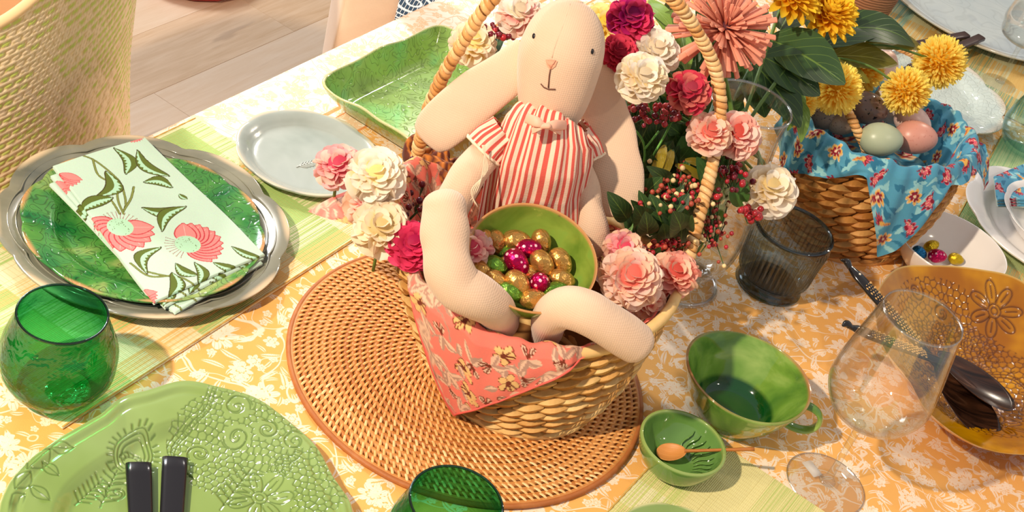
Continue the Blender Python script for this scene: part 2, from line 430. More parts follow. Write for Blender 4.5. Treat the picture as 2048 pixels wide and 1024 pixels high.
# tablecloth: block print of cream flowers, leaves and vines on orange, with a border band along the edge
def m_tablecloth():
    k = N_('orange_block_print'); co0 = k.coord()
    wob = k.n('ShaderNodeVectorMath', {0: k.noise(22, co0, 2, col=True), 1: (0.5, 0.5, 0.5)}, operation='SUBTRACT').outputs[0]
    co = k.n('ShaderNodeVectorMath', {0: wob, 1: (0.012, 0.012, 0.0), 2: co0}, operation='MULTIPLY_ADD').outputs[0]
    co = k.n('ShaderNodeVectorMath', {0: co, 1: (1, 1, 0)}, operation='MULTIPLY').outputs[0]
    def cell(scale, seed):
        off = k.n('ShaderNodeVectorMath', {0: co, 1: (seed*1.37, seed*0.71, 0)}, operation='ADD').outputs[0]
        v = k.n('ShaderNodeTexVoronoi', {'Vector': off, 'Scale': scale, 'Randomness': 0.75}, voronoi_dimensions='2D')
        d = k.n('ShaderNodeVectorMath', {0: off, 1: v.outputs['Position']}, operation='SUBTRACT').outputs[0]
        rc = k.n('ShaderNodeSeparateColor', {0: v.outputs['Color']})
        rot = k.n('ShaderNodeVectorRotate', {'Vector': d, 'Angle': k.M('MULTIPLY', rc.outputs[0], 6.283)}, rotation_type='Z_AXIS').outputs[0]
        x = k.n('ShaderNodeSeparateXYZ', {0: rot})
        return x.outputs[0], x.outputs[1], rc.outputs[1], rc.outputs[2]
    def flower(scale, seed, R, petals):
        x, y, r1, r2 = cell(scale, seed)
        r = k.M('SQRT', k.M('ADD', k.M('MULTIPLY', x, x), k.M('MULTIPLY', y, y)))
        a = k.M('ARCTAN2', y, x)
        pc = k.M('ABSOLUTE', k.M('SINE', k.M('MULTIPLY', a, petals/2)))
        Re = k.M('MULTIPLY', k.M('MULTIPLY_ADD', k.M('POWER', pc, 0.6), 0.55, 0.45), k.M('MULTIPLY_ADD', r1, R*0.5, R*0.7))
        q = k.M('DIVIDE', r, Re)
        ins = k.M('SUBTRACT', 1.0, k.step(q, 0.94, 1.0))
        vein = k.step(k.M('ABSOLUTE', k.M('SINE', k.M('MULTIPLY', a, petals*1.5))), 0.10, 0.35)
        ring = k.step(k.M('ABSOLUTE', k.M('SUBTRACT', q, 0.42)), 0.03, 0.08)
        return k.M('MULTIPLY', ins, k.M('MULTIPLY', k.M('MULTIPLY_ADD', vein, 0.75, 0.25), ring))
    def leaf(scale, seed, L, wd):
        x, y, r1, r2 = cell(scale, seed)
        t = k.M('DIVIDE', x, L)
        prof = k.M('MULTIPLY', k.M('SUBTRACT', 1.0, k.M('MULTIPLY', t, t)), wd)
        yc = k.M('SUBTRACT', k.M('ABSOLUTE', k.M('SUBTRACT', y, k.M('MULTIPLY', k.M('MULTIPLY', t, t), wd*0.7))), 0.0)
        ins = k.M('SUBTRACT', 1.0, k.step(k.M('SUBTRACT', yc, prof), -0.0006, 0.0004))
        mid = k.step(yc, 0.0003, 0.0010)
        sv = k.M('ABSOLUTE', k.M('SUBTRACT', k.M('FRACT', k.M('MULTIPLY', k.M('SUBTRACT', t, k.M('DIVIDE', yc, L)), 5.0)), 0.5))
        return k.M('MULTIPLY', ins, k.M('MULTIPLY', mid, k.M('MULTIPLY_ADD', k.step(sv, 0.05, 0.16), 0.5, 0.5)))
    def vine(scale, mult, w, seed):
        off = k.n('ShaderNodeVectorMath', {0: co, 1: (seed, seed*2, 0)}, operation='ADD').outputs[0]
        nz = k.noise(scale, off, 0.6, 0.4, 0.5)
        fr = k.M('ABSOLUTE', k.M('SUBTRACT', k.M('FRACT', k.M('MULTIPLY', nz, mult)), 0.5))
        return k.M('SUBTRACT', 1.0, k.step(fr, w*0.6, w))
    mask = flower(14.5, 0, 0.0185, 8)
    for mk in (flower(26.0, 3, 0.0085, 6), flower(44.0, 5, 0.0048, 5), leaf(30.0, 7, 0.0135, 0.0034), leaf(44.0, 17, 0.0085, 0.0023),
               k.M('MULTIPLY', vine(12.0, 5.0, 0.034, 2.0), 0.9), k.M('MULTIPLY', vine(20.0, 5.0, 0.036, 5.0), 0.8)):
        mask = k.M('MAXIMUM', mask, mk)
    mask = k.M('MULTIPLY', mask, k.M('MULTIPLY_ADD', k.noise(120, co0, 3), 0.5, 0.62))
    mask = k.M('MINIMUM', mask, 0.92)
    sx = k.n('ShaderNodeSeparateXYZ', {0: co0}); w = k.M('MULTIPLY', sx.outputs[1], -1.0)
    orange = k.mix(k.noise(7, co0, 3), S(238, 170, 86), S(244, 186, 106))
    cream = S(250, 232, 212)
    col = k.mix(mask, orange, cream)
    # border: pale band with orange sprigs, edged by two orange rules
    inv = k.mix(k.M('MULTIPLY', mask, 0.75), S(252, 238, 224), S(240, 178, 112))
    band = k.M('SUBTRACT', 1.0, k.step(w, 0.148, 0.150))
    col = k.mix(band, col, inv)
    for p0, wd in ((0.102, 0.0035), (0.150, 0.002), (0.114, 0.0012)):
        ln = k.M('SUBTRACT', 1.0, k.step(k.M('ABSOLUTE', k.M('SUBTRACT', w, p0)), wd*0.7, wd))
        col = k.mix(k.M('MULTIPLY', ln, 0.85), col, S(234, 138, 62))
    th = k.noise(900, co0, 2)
    return k.pbr(col, 0.75, normal=k.bump(k.M('ADD', k.M('MULTIPLY', th, 0.25), k.noise(9, co0, 2)), 0.35, 0.003), spec=0.25, sheen=0.1)
MTC = m_tablecloth()
# cloth surface: flat on the top, rounded over the near-left edge and hanging down in soft folds
ns, nw = 240, 60
s_ = np.linspace(-1.25, 2.65, ns)
prof = [(1.345, -0.0)]+[(w, 0.0) for w in np.linspace(1.33, 0.02, 26)]+[(0.008, -0.0006), (0.001, -0.004), (-0.003, -0.012)]+[(-0.004, z) for z in np.linspace(-0.03, -0.30, 20)]
prof = np.array(prof); nw = len(prof)
Sg, Wg = np.meshgrid(s_, prof[:, 0], indexing='ij'); _, Zg = np.meshgrid(s_, prof[:, 1], indexing='ij')
fold = np.clip(-Zg/0.30, 0, 1)
Wg = Wg-fold*(0.012+0.010*np.sin(Sg*23)+0.006*np.sin(Sg*51+1))
_V = np.stack([Sg, -Wg, Zg-0.0004], -1).reshape(-1, 3)
tc = obj('tablecloth', _V, gridF(ns, nw), MTC, world=False)
tc.location = E0; tc.rotation_euler = (0, 0, TU)
tag(tc, 'orange tablecloth block-printed with cream flowers and vines, covering the table', 'tablecloth')

# woven plaid placemats
def m_placemat(name, bands_x, bands_y, base):
    """plaid of dyed reeds: bands (start, end, colour) in metres along local x and y"""
    k = N_(name); co = k.coord(); s = k.n('ShaderNodeSeparateXYZ', {0: co})
    def bands(v, bs):
        c = base
        for a, b, cc in bs:
            f = k.M('MULTIPLY', k.step(v, a-0.0015, a), k.M('SUBTRACT', 1.0, k.step(v, b, b+0.0015)))
            c = k.mix(f, c, cc)
        return c
    cx, cy = bands(s.outputs[0], bands_x), bands(s.outputs[1], bands_y)
    reed = k.n('ShaderNodeTexNoise', {'Vector': k.scale(co, 3, 480, 1), 'Scale': 1.0, 'Detail': 2.0}).outputs[0]
    warp = k.n('ShaderNodeTexWave', {'Vector': co, 'Scale': 55.0}, bands_direction='X').outputs[1]
    f = k.step(reed, 0.40, 0.62)
    col = k.mix(f, cx, cy)
    col = k.mix(k.M('MULTIPLY', k.M('SUBTRACT', 1.0, k.step(reed, 0.30, 0.42)), 0.35), col, S(170, 150, 70))
    thr = k.step(warp, 0.93, 0.99)
    col = k.mix(k.M('MULTIPLY', thr, 0.25), col, S(228, 200, 110))
    ribs = k.n('ShaderNodeTexWave', {'Vector': co, 'Scale': 160.0, 'Distortion': 0.6}, bands_direction='Y').outputs[1]
    return k.pbr(col, 0.6, normal=k.bump(k.M('ADD', ribs, k.M('MULTIPLY', thr, 0.6)), 0.55, 0.0010), spec=0.3)
GR, YG, OR_, WH = S(176, 204, 120), S(214, 216, 130), S(244, 196, 120), S(246, 236, 190)
def placemat(corner, ang, lx, ly, mat, label):
    """corner = world corner, extends lx along ang and ly along ang-90deg"""
    o = thing('placemat', label, 'placemat', (corner.x, corner.y, 0), ang)
    V, F = box(lx/2, -ly/2, 0.0013, lx, ly, 0.0016, 0, 0.0006)
    obj('woven_panel', V, F, mat, o, world=False, smooth=False)
    n = int(lx/0.0042); hv = []
    for e in (0.0016, ly-0.0016):
        hv.append(tube([(x, -e, 0.0022) for x in np.linspace(0.001, lx-0.001, 90)], [0.0009+0.0003*sin(i*2.1) for i in range(90)], 5))
    for e_ in hv: obj('edge_binding', *e_, M_BIND, o, world=False)
    return o
M_BIND = m_plain('binding_thread', S(216, 168, 84), 0.8)
mA = m_placemat('green_plaid_reed', [(0.02, 0.09, GR), (0.13, 0.15, OR_), (0.19, 0.27, GR), (0.31, 0.33, OR_), (0.36, 0.44, GR), (0.48, 0.50, OR_)],
                [(-0.07, -0.01, GR), (-0.12, -0.10, OR_), (-0.215, -0.14, GR), (-0.27, -0.25, OR_), (-0.36, -0.30, GR)], WH)
K0 = at(390, 237); L0 = at(125, 860)
sA = (Vector((K0.x, K0.y, 0))-Vector((L0.x, L0.y, 0)))
LAx, LAw = sA.dot(UX), -sA.dot(WX)
c0 = Vector((K0.x, K0.y, 0))-UX*LAx
placemat(c0, TU, LAx, LAw, mA, 'green and yellow plaid woven placemat under the grey and green plates at left')
mB = m_placemat('yellow_plaid_reed', [(0.0, 0.045, S(206, 214, 128)), (0.10, 0.14, S(196, 208, 120)), (0.2, 0.24, WH)],
                [(-0.05, 0.0, S(210, 216, 130)), (-0.16, -0.11, S(196, 206, 120)), (-0.3, -0.26, WH)], S(240, 226, 160))
A0 = at(1378, 847); placemat(Vector((A0.x, A0.y, 0))-0.36*Vector((cos(radians(67)), sin(radians(67)), 0)), radians(67), 0.36, 0.5, mB, 'pale yellow-green woven placemat at the bottom edge under the small green bowl')
GG = S(150, 186, 128)
mC = m_placemat('sage_plaid_reed', [(0.06, 0.12, OR_), (0.2, 0.26, GG), (0.30, 0.36, OR_)], [(-0.06, 0.0, GG), (-0.14, -0.12, OR_), (-0.22, -0.16, GG), (-0.30, -0.26, OR_)], S(190, 206, 146))
C0 = at(1842, 560); placemat(Vector((C0.x, C0.y, 0))+0.02*UX, TU+radians(4), 0.50, 0.34, mC, 'sage and amber striped woven placemat under the stacked white plates')
mD = m_placemat('blue_plaid_reed', [(0.02, 0.08, S(120, 160, 130)), (0.12, 0.19, S(226, 180, 100)), (0.24, 0.3, S(140, 180, 190))], [(-0.05, 0, S(130, 170, 150)), (-0.13, -0.09, S(226, 180, 100)), (-0.21, -0.15, S(128, 160, 120)), (-0.30, -0.25, S(226, 184, 104))], S(214, 206, 160))
D0 = at(1975, 170); placemat(Vector((D0.x, D0.y, 0))-0.10*UX-0.22*WX, TU+radians(4), 0.50, 0.46, mD, 'sage, amber and blue striped woven placemat under the large pale platter')

# ------------------------------------------------------------------ round rattan mat
MR = m_straw('rattan_core', S(172, 100, 42), S(192, 120, 56), S(212, 146, 80), 0.5, 90)
MRW = m_straw('rattan_wrap', S(224, 158, 86), S(240, 184, 116), S(250, 212, 154), 0.4, 120)
RM = Vector((-0.006, 1.131, 0)); RR = 0.192
rm = thing('rattan_mat', 'round coiled rattan mat under the rabbit basket', 'placemat', RM)
NR = 24; dr = RR/NR
for i in range(NR):
    r = (i+0.7)*dr; seg = max(18, int(r*2*pi/0.006))
    th = np.arange(seg)*2*pi/seg; q = np.arange(6)*2*pi/6
    TT, QQ = np.meshgrid(th, q, indexing='ij')
    rr = r+dr*0.46*np.cos(QQ); V = np.stack([rr*np.cos(TT), rr*np.sin(TT), 0.0032+0.0028*np.sin(QQ)], -1).reshape(-1, 3)
    obj('coil', V, gridF(seg, 6, True, True)[:, ::-1], MR, rm, world=False)
# wraps: an arched strip tying each coil to the next one out, slanted, staggered from coil to coil
def wrap_shape(L, wd, hh):
    t = np.linspace(0, 1, 6); x = (t-0.5)*L; z = hh*(1-np.abs(2*t-1)**2.6)
    V = []
    for xi, zi, ti in zip(x, z, t):
        for yy, dz in ((-wd/2, -0.0008), (-wd*0.28, 0), (wd*0.28, 0), (wd/2, -0.0008)):
            V.append((xi, yy+(ti-0.5)*0.0015, zi+dz))
    return np.array(V), gridF(6, 4)[:, ::-1]
wv, wf = wrap_shape(dr*1.80, 0.0031, 0.0040)
wme = mkmesh('wrap', wv, wf, MRW)
allw = []
for i in range(1, NR):
    r = (i+0.2)*dr; n = max(6, int(2*pi*r/0.0074))
    for j in range(n):
        a = (j+0.37*(i % 3)+random.uniform(-.08, .08))*2*pi/n
        M = Matrix.Translation(RM+Vector((r*cos(a), r*sin(a), 0.0028)))@Matrix.Rotation(a+radians(26)+random.uniform(-.08, .08), 4, 'Z')
        allw.append((r*sin(a)*1.0-0.25*abs(r*cos(a)), M))
allw.sort(key=lambda x: x[0])
for _, M in allw[:300]: inst('wrap', wme, rm, M)
vs = []; W4 = np.column_stack([wv, np.ones(len(wv))])
for _, M in allw[300:]: vs.append(((W4@np.array(M).T)[:, :3], wf))
V, F = cat_(vs); obj('wraps', V, F, MRW, rm, kind='stuff')
# bound outer rim
obj('rim', *tube([(RM.x+RR*1.006*cos(a), RM.y+RR*1.006*sin(a), 0.0032) for a in np.linspace(0, 2*pi, 90)], 0.0032, 7, caps=False), m_straw('rattan_rim', S(150, 84, 40), S(176, 104, 52), S(206, 140, 78)), rm)

# ------------------------------------------------------------------ things beyond the table edge
def weave_attr(U, Z, seed=0):
    """pale cord rows crossed by short lime stitches; returns height and colour"""
    p = 0.0115
    row = Z/p; ir = np.floor(row); fr = row-ir
    cord = np.exp(-((fr-0.25)/0.17)**2)
    L = 0.0120; st = U/L+ir*0.5; fs = st-np.floor(st)
    h_ = np.sin(np.clip(fs, 0, 1)*pi)**0.7*np.exp(-((fr-0.74)/0.20)**2)
    rnd = np.sin(ir*12.9898+np.floor(st)*78.233)*43758.5453; rnd = rnd-np.floor(rnd)
    green = (h_ > 0.35)&(rnd < 0.62+0.3*np.sin(U*30+Z*20))
    c = np.empty(U.shape+(3,)); c[:] = S(250, 224, 184); c[green] = S(204, 214, 104)
    gap = (cord < 0.3)&(h_ < 0.3); c[gap] = S(226, 196, 140)
    return 0.0022*np.maximum(cord, h_), c
MCH = m_attr_cloth('woven_lime_cord', 0.8)
ch = thing('tub_chair', 'tub chair with woven beige and lime-green shell beyond the table edge at upper left', 'chair', (-0.80, 1.42, -LIFT))
CC = Vector((-0.80, 1.42, 0)); n1, n2 = 620, 300
ang = np.linspace(radians(-150), radians(40), n1); tt = np.linspace(0, 1, n2)
A_, T_ = np.meshgrid(ang, tt, indexing='ij')
def rimz(a):   # rim sweeps up from the low front (towards the viewer's left) to the high back
    return 0.115+0.25*(1/(1+np.exp(-(a-radians(-18))*4.5)))
Z_ = -0.50+(rimz(A_)+0.50)*T_
Rr = 0.262+0.045*np.clip((-Z_)/0.4, 0, 1)**1.3
hh, cc = weave_attr(A_*0.27, Z_-0.10*A_)
Rr = Rr+hh
_V = np.stack([CC.x+Rr*np.cos(A_), CC.y+Rr*np.sin(A_), Z_], -1).reshape(-1, 3)
obj('shell', _V, gridF(n1, n2), MCH, ch, col=cc.reshape(-1, 3))
M_TAN = m_plain('tan_lining', S(226, 184, 140), 0.7, bump=0.2)
al = np.linspace(radians(-150), radians(40), 90); A2, T2 = np.meshgrid(al, np.linspace(0, 1, 12), indexing='ij')
Z2 = -0.30+(rimz(A2)+0.30)*T2; R2 = 0.255+0*A2
obj('lining', np.stack([CC.x+R2*np.cos(A2), CC.y+R2*np.sin(A2), Z2], -1).reshape(-1, 3), gridF(90, 12)[:, ::-1], M_TAN, ch)
obj('rim_piping', *tube([(CC.x+0.260*cos(a), CC.y+0.260*sin(a), float(rimz(a))) for a in al], 0.006, 8), m_plain('piping_cord', S(236, 200, 150), 0.8), ch)
ab = np.linspace(radians(40), radians(210), 60); A3, T3 = np.meshgrid(ab, np.linspace(0, 1, 8), indexing='ij')
zt = np.where(A3 < radians(125), 0.31, 0.31-0.28*(A3-radians(125))/radians(85)); Z3 = -0.5+(zt+0.5)*T3
obj('back_panel', np.stack([CC.x+0.262*np.cos(A3), CC.y+0.262*np.sin(A3), Z3], -1).reshape(-1, 3), gridF(60, 8), M_TAN, ch)
V, F = lathe([(0.0, -0.30), (0.20, -0.295), (0.245, -0.32), (0.25, -0.38), (0.0, -0.39)], 40); V = V+np.array([CC.x, CC.y, 0]); obj('seat', V, F, M_TAN, ch)
for a in (-2.2, -0.7, 0.8, 2.3):
    obj('leg', *tube([(CC.x+0.2*cos(a), CC.y+0.2*sin(a), -0.5), (CC.x+0.22*cos(a), CC.y+0.22*sin(a), -LIFT)], [0.018, 0.011], 10), m_plain('chair_leg_oak', S(200, 160, 116), 0.5), ch)

# cream slip-covered chair whose covered corner shows past the table edge
q = at(713, 75, -0.12)
sc_ = thing('covered_stool', 'tall stool under a cream cloth cover, standing past the far table edge', 'stool', (q.x, q.y, -LIFT))
def softbox(cx, cy, sx, sy, z0, z1, rot, n=9, seg=36, wob=0.002):
    Z = np.linspace(z0, z1, n); th = np.arange(seg)*2*pi/seg
    c, s = np.cos(th), np.sin(th); e = 0.32
    X = np.sign(c)*np.abs(c)**e*sx/2; Y = np.sign(s)*np.abs(s)**e*sy/2
    R = []
    for i, z in enumerate(Z):
        f = 1+wob*10*sin(i*1.3); x, y = X*f+0.002*np.sin(z*40+th*3), Y*f
        R.append(np.stack([cx+x*cos(rot)-y*sin(rot), cy+x*sin(rot)+y*cos(rot), z+0*x], 1))
    top = R[-1].copy(); top[:, :2] = (top[:, :2]-[cx, cy])*0.01+[cx, cy]; R.append(top)
    V = np.concatenate(R); return V, gridF(len(R), seg, cv=True)
M_CRM = m_linen('cream_slipcover', S(238, 214, 190), S(230, 204, 178))
obj('cloth_cover', *softbox(q.x, q.y, 0.088, 0.07, -LIFT+0.01, 0.16, radians(28)), M_CRM, sc_)
obj('seat_pad', *softbox(q.x, q.y, 0.096, 0.078, 0.155, 0.18, radians(28), 4), M_CRM, sc_)
q2 = at(776, 8, -0.10); q3 = at(771, 42, -0.16)
obj('tie', *tube([q2, (q2+q3)/2+Vector((0.004, 0, 0)), q3], 0.0022, 6, 12), m_plain('cotton_tie', S(244, 232, 222), 0.9), sc_)

q = at(835, -22, -0.28)
pc = thing('patterned_pouf', 'white pouf with dark blue dashed pattern past the far table edge', 'pouf', (q.x, q.y, -LIFT))
k = N_('dashed_cotton'); co = k.coord(); br = k.n('ShaderNodeTexBrick', {'Vector': k.scale(co, 22, 22, 60, (1.57, 0, 0)), 'Color1': (*S(40, 62, 80), 1), 'Color2': (*S(40, 62, 80), 1), 'Mortar': (*S(238, 228, 216), 1), 'Mortar Size': 0.04, 'Scale': 3.0})
MDC = k.pbr(br.outputs[0], 0.85)
V, F = lathe([(0.0, 0.44), (0.09, 0.43), (0.125, 0.39), (0.135, 0.25), (0.13, 0.06), (0.10, 0.0), (0, 0.0)], 40); V = V+np.array([q.x, q.y, -LIFT])
obj('cushion', V, F, MDC, pc)
tl = -LIFT; q = at(382, -56, tl)
rp = thing('red_cushion', 'red round floor cushion beyond the chair at the top edge', 'cushion', (q.x, q.y, tl))
V, F = lathe([(0, 0.07), (0.10, 0.068), (0.15, 0.05), (0.162, 0.03), (0.14, 0.005), (0, 0.0)], 48, mod=lambda t, r, z: (r*(1+0.01*np.cos(t*16)), z)); V = V+np.array([q.x, q.y, tl])
obj('pad', V, F, m_plain('red_canvas', S(176, 30, 34), 0.7), rp)
obj('button', *(lambda VF: (VF[0]+np.array([q.x, q.y, tl+0.066]), VF[1]))(lathe([(0, 0.006), (0.010, 0.004), (0.012, 0), (0, -0.002)], 12)), m_plain('red_button', S(140, 22, 26), 0.5), rp)
# shop walls and ceiling, all outside the frame
M_WALL = m_plain('warm_white_wall', S(168, 156, 142), 0.8)
obj('wall_left', *box(-3.2, 2.2, 0.75, 0.1, 7.6, 3.0), M_WALL, kind='structure', smooth=False)
obj('wall_back', *box(0.4, 6.0, 0.75, 7.3, 0.1, 3.0), M_WALL, kind='structure', smooth=False)
# ------------------------------------------------------------------ crockery
def rim_attr(V, zrim, r0=None, band=0.004, rr=None):
    """attribute: 1 at the lip, 0 elsewhere"""
    z = V[:, 2]; a = np.clip((z-(zrim-band))/band, 0, 1)
    return np.stack([a, a, a], 1)
def radial(tab):
    """closed smooth interpolation of (angle deg, factor)"""
    tab = sorted(tab); A = np.array([t[0] for t in tab], float); R = np.array([t[1] for t in tab], float)
    def f(th):
        d = np.degrees(th) % 360
        A2 = np.concatenate([A[-2:]-360, A, A[:2]+360]); R2 = np.concatenate([R[-2:], R, R[:2]])
        i = np.clip(np.searchsorted(A2, d, side='right')-1, 1, len(A2)-3); t = (d-A2[i])/(A2[i+1]-A2[i])
        a, b, c, e = R2[i-1], R2[i], R2[i+1], R2[i+2]
        return 0.5*(2*b+(-a+c)*t+(2*a-5*b+4*c-e)*t*t+(-a+3*b-3*c+e)*t**3)
    return f
def plate(name, label, cat, x, y, z, prof, mat, mod=None, seg=160, sub=6, rot=0, zr=None, group=None, foot=True, emb=None, tilt=None):
    """prof: (r,z) from the centre of the well out to the lip and back under to the foot"""
    t = thing(name, label, cat, (x, y, z), rot, group)
    if tilt: t.rotation_mode = 'QUATERNION'; t.rotation_quaternion = tilt
    V, F = lathe(prof, seg, sub, mod)
    if emb is not None:
        V, cav = emb(V, len(prof))
    zmax = zr if zr is not None else V[:, 2].max()
    c = rim_attr(V, zmax, band=0.0010)
    if emb is not None: c[:, 1] = cav
    obj('dish', V, F, mat, t, col=c, world=False)
    return t
def lobes(n, amp, ph=0.0, pw=1.0, zamp=0.0, r0=0.06, r1=0.14):
    def f(T, R, Z):
        k = np.clip((R-r0)/(r1-r0), 0, 1)
        w = np.abs(np.cos((T-ph)*n/2))**pw
        return R*(1+amp*k*(w-0.5)), Z+zamp*k*(w-0.5)*np.where(Z > 0.002, 1, 0)
    return f
def footring(r, mat, t, z=0.0):
    V, F = lathe([(r-0.004, 0.003), (r-0.003, 0), (r+0.001, 0), (r+0.003, 0.004)], 60, 3); V[:, 2] += z
    obj('foot_ring', V, F, mat, t, world=False)

CLAY = S(206, 160, 120)
G_GREY = m_glaze('grey_glaze', S(112, 112, 98), S(140, 138, 120), S(92, 96, 88), nscale=5, rim=S(222, 196, 160), rough=0.15)
G_BLUEGREY = m_glaze('blue_grey_glaze', S(152, 162, 154), S(172, 180, 174), S(162, 172, 168), nscale=6, rim=S(220, 206, 180), rough=0.18)
G_GREENMIX = m_glaze('mottled_green_glaze', S(24, 110, 48), S(84, 150, 66), S(170, 186, 110), scroll=0.8, sscale=60, nscale=16, rim=S(206, 150, 100), rough=0.1)
G_WHITE = m_glaze('white_glaze', S(238, 230, 222), S(244, 238, 232), nscale=4, rough=0.15)
# plate profiles
def plate_prof(R, depth, wall=0.004, well=0.66, lip=0.0):
    return [(0, wall), (R*well*0.7, wall), (R*well, wall+0.001), (R*(well+0.07), depth*0.45), (R*(well+0.14), depth*0.72), (R*0.93, depth*0.93), (R*0.985, depth), (R, depth-0.0008), (R*0.985, depth-wall*0.9),
            (R*0.93, depth*0.93-wall), (R*(well+0.1), depth*0.3-0.0005), (R*(well-0.02), 0.0004), (R*well*0.7, 0.0008), (0, 0.0012)]

# left setting: grey charger, green plate, napkin
chg = plate('charger_plate', 'large grey scalloped charger plate beneath the mottled green plate', 'plate', -0.389, 1.168, 0.0022,
            plate_prof(0.153, 0.018, 0.0045, 0.70), G_GREY, lobes(8, 0.055, 0.5, 0.6, 0.004, 0.09, 0.15), 200)
# raised mouldings that follow the lip of the charger
for kk, rr in enumerate((0.131, 0.139)):
    pts = []
    for a in np.linspace(0, 2*pi, 161):
        w = abs(cos((a-0.5)*4))**0.6; kq = min(1, max(0, (rr-0.09)/0.06))
        pts.append((rr*(1+0.055*kq*(w-0.5)), a))
    V, F = tube([(r*cos(a), r*sin(a), 0.0148+0.0020*kk) for r, a in pts], 0.0011, 6, caps=False)
    obj('moulding', V, F, G_GREY, chg, world=False, col=np.zeros((len(V), 3)))
gp = plate('dinner_plate', 'mottled green embossed dinner plate under the floral napkin', 'plate', -0.386, 1.157, 0.0085,
           plate_prof(0.127, 0.019, 0.0045, 0.62), G_GREENMIX, lobes(10, 0.035, 0.2, 0.7, 0.003, 0.08, 0.125), 200)

# small grey side plate
sp = plate('side_plate', 'small pale blue-grey side plate with a sprig mark in its centre', 'plate', -0.276, 1.396, 0.0004,
           plate_prof(0.088, 0.017, 0.004, 0.72), G_BLUEGREY, lobes(10, 0.03, 0.1, 0.7, 0.001, 0.06, 0.088), 180)
MDK = m_plain('sprig_relief', S(196, 202, 198), 0.25)
def sprig(parent, cx, cy, z, L, ang, mat, r=0.0007):
    ca, sa = cos(ang), sin(ang)
    P = lambda x, y: (cx+x*ca-y*sa, cy+x*sa+y*ca, z)
    ps = [tube([P(-L/2, 0), P(0, 0.002), P(L/2, 0)], r, 5, 10)]
    for i in range(7):
        x = -L*0.35+L*0.8*i/6
        for s in (-1, 1): ps.append(tube([P(x, 0.001), P(x+0.004, s*0.003), P(x+0.0085, s*0.0055)], r*0.9, 5, 5))
    V, F = cat_(ps); obj('sprig_relief', V, F, mat, parent, world=False, kind='stuff')
sprig(sp, 0.004, -0.010, 0.0046, 0.032, 0.9, MDK)

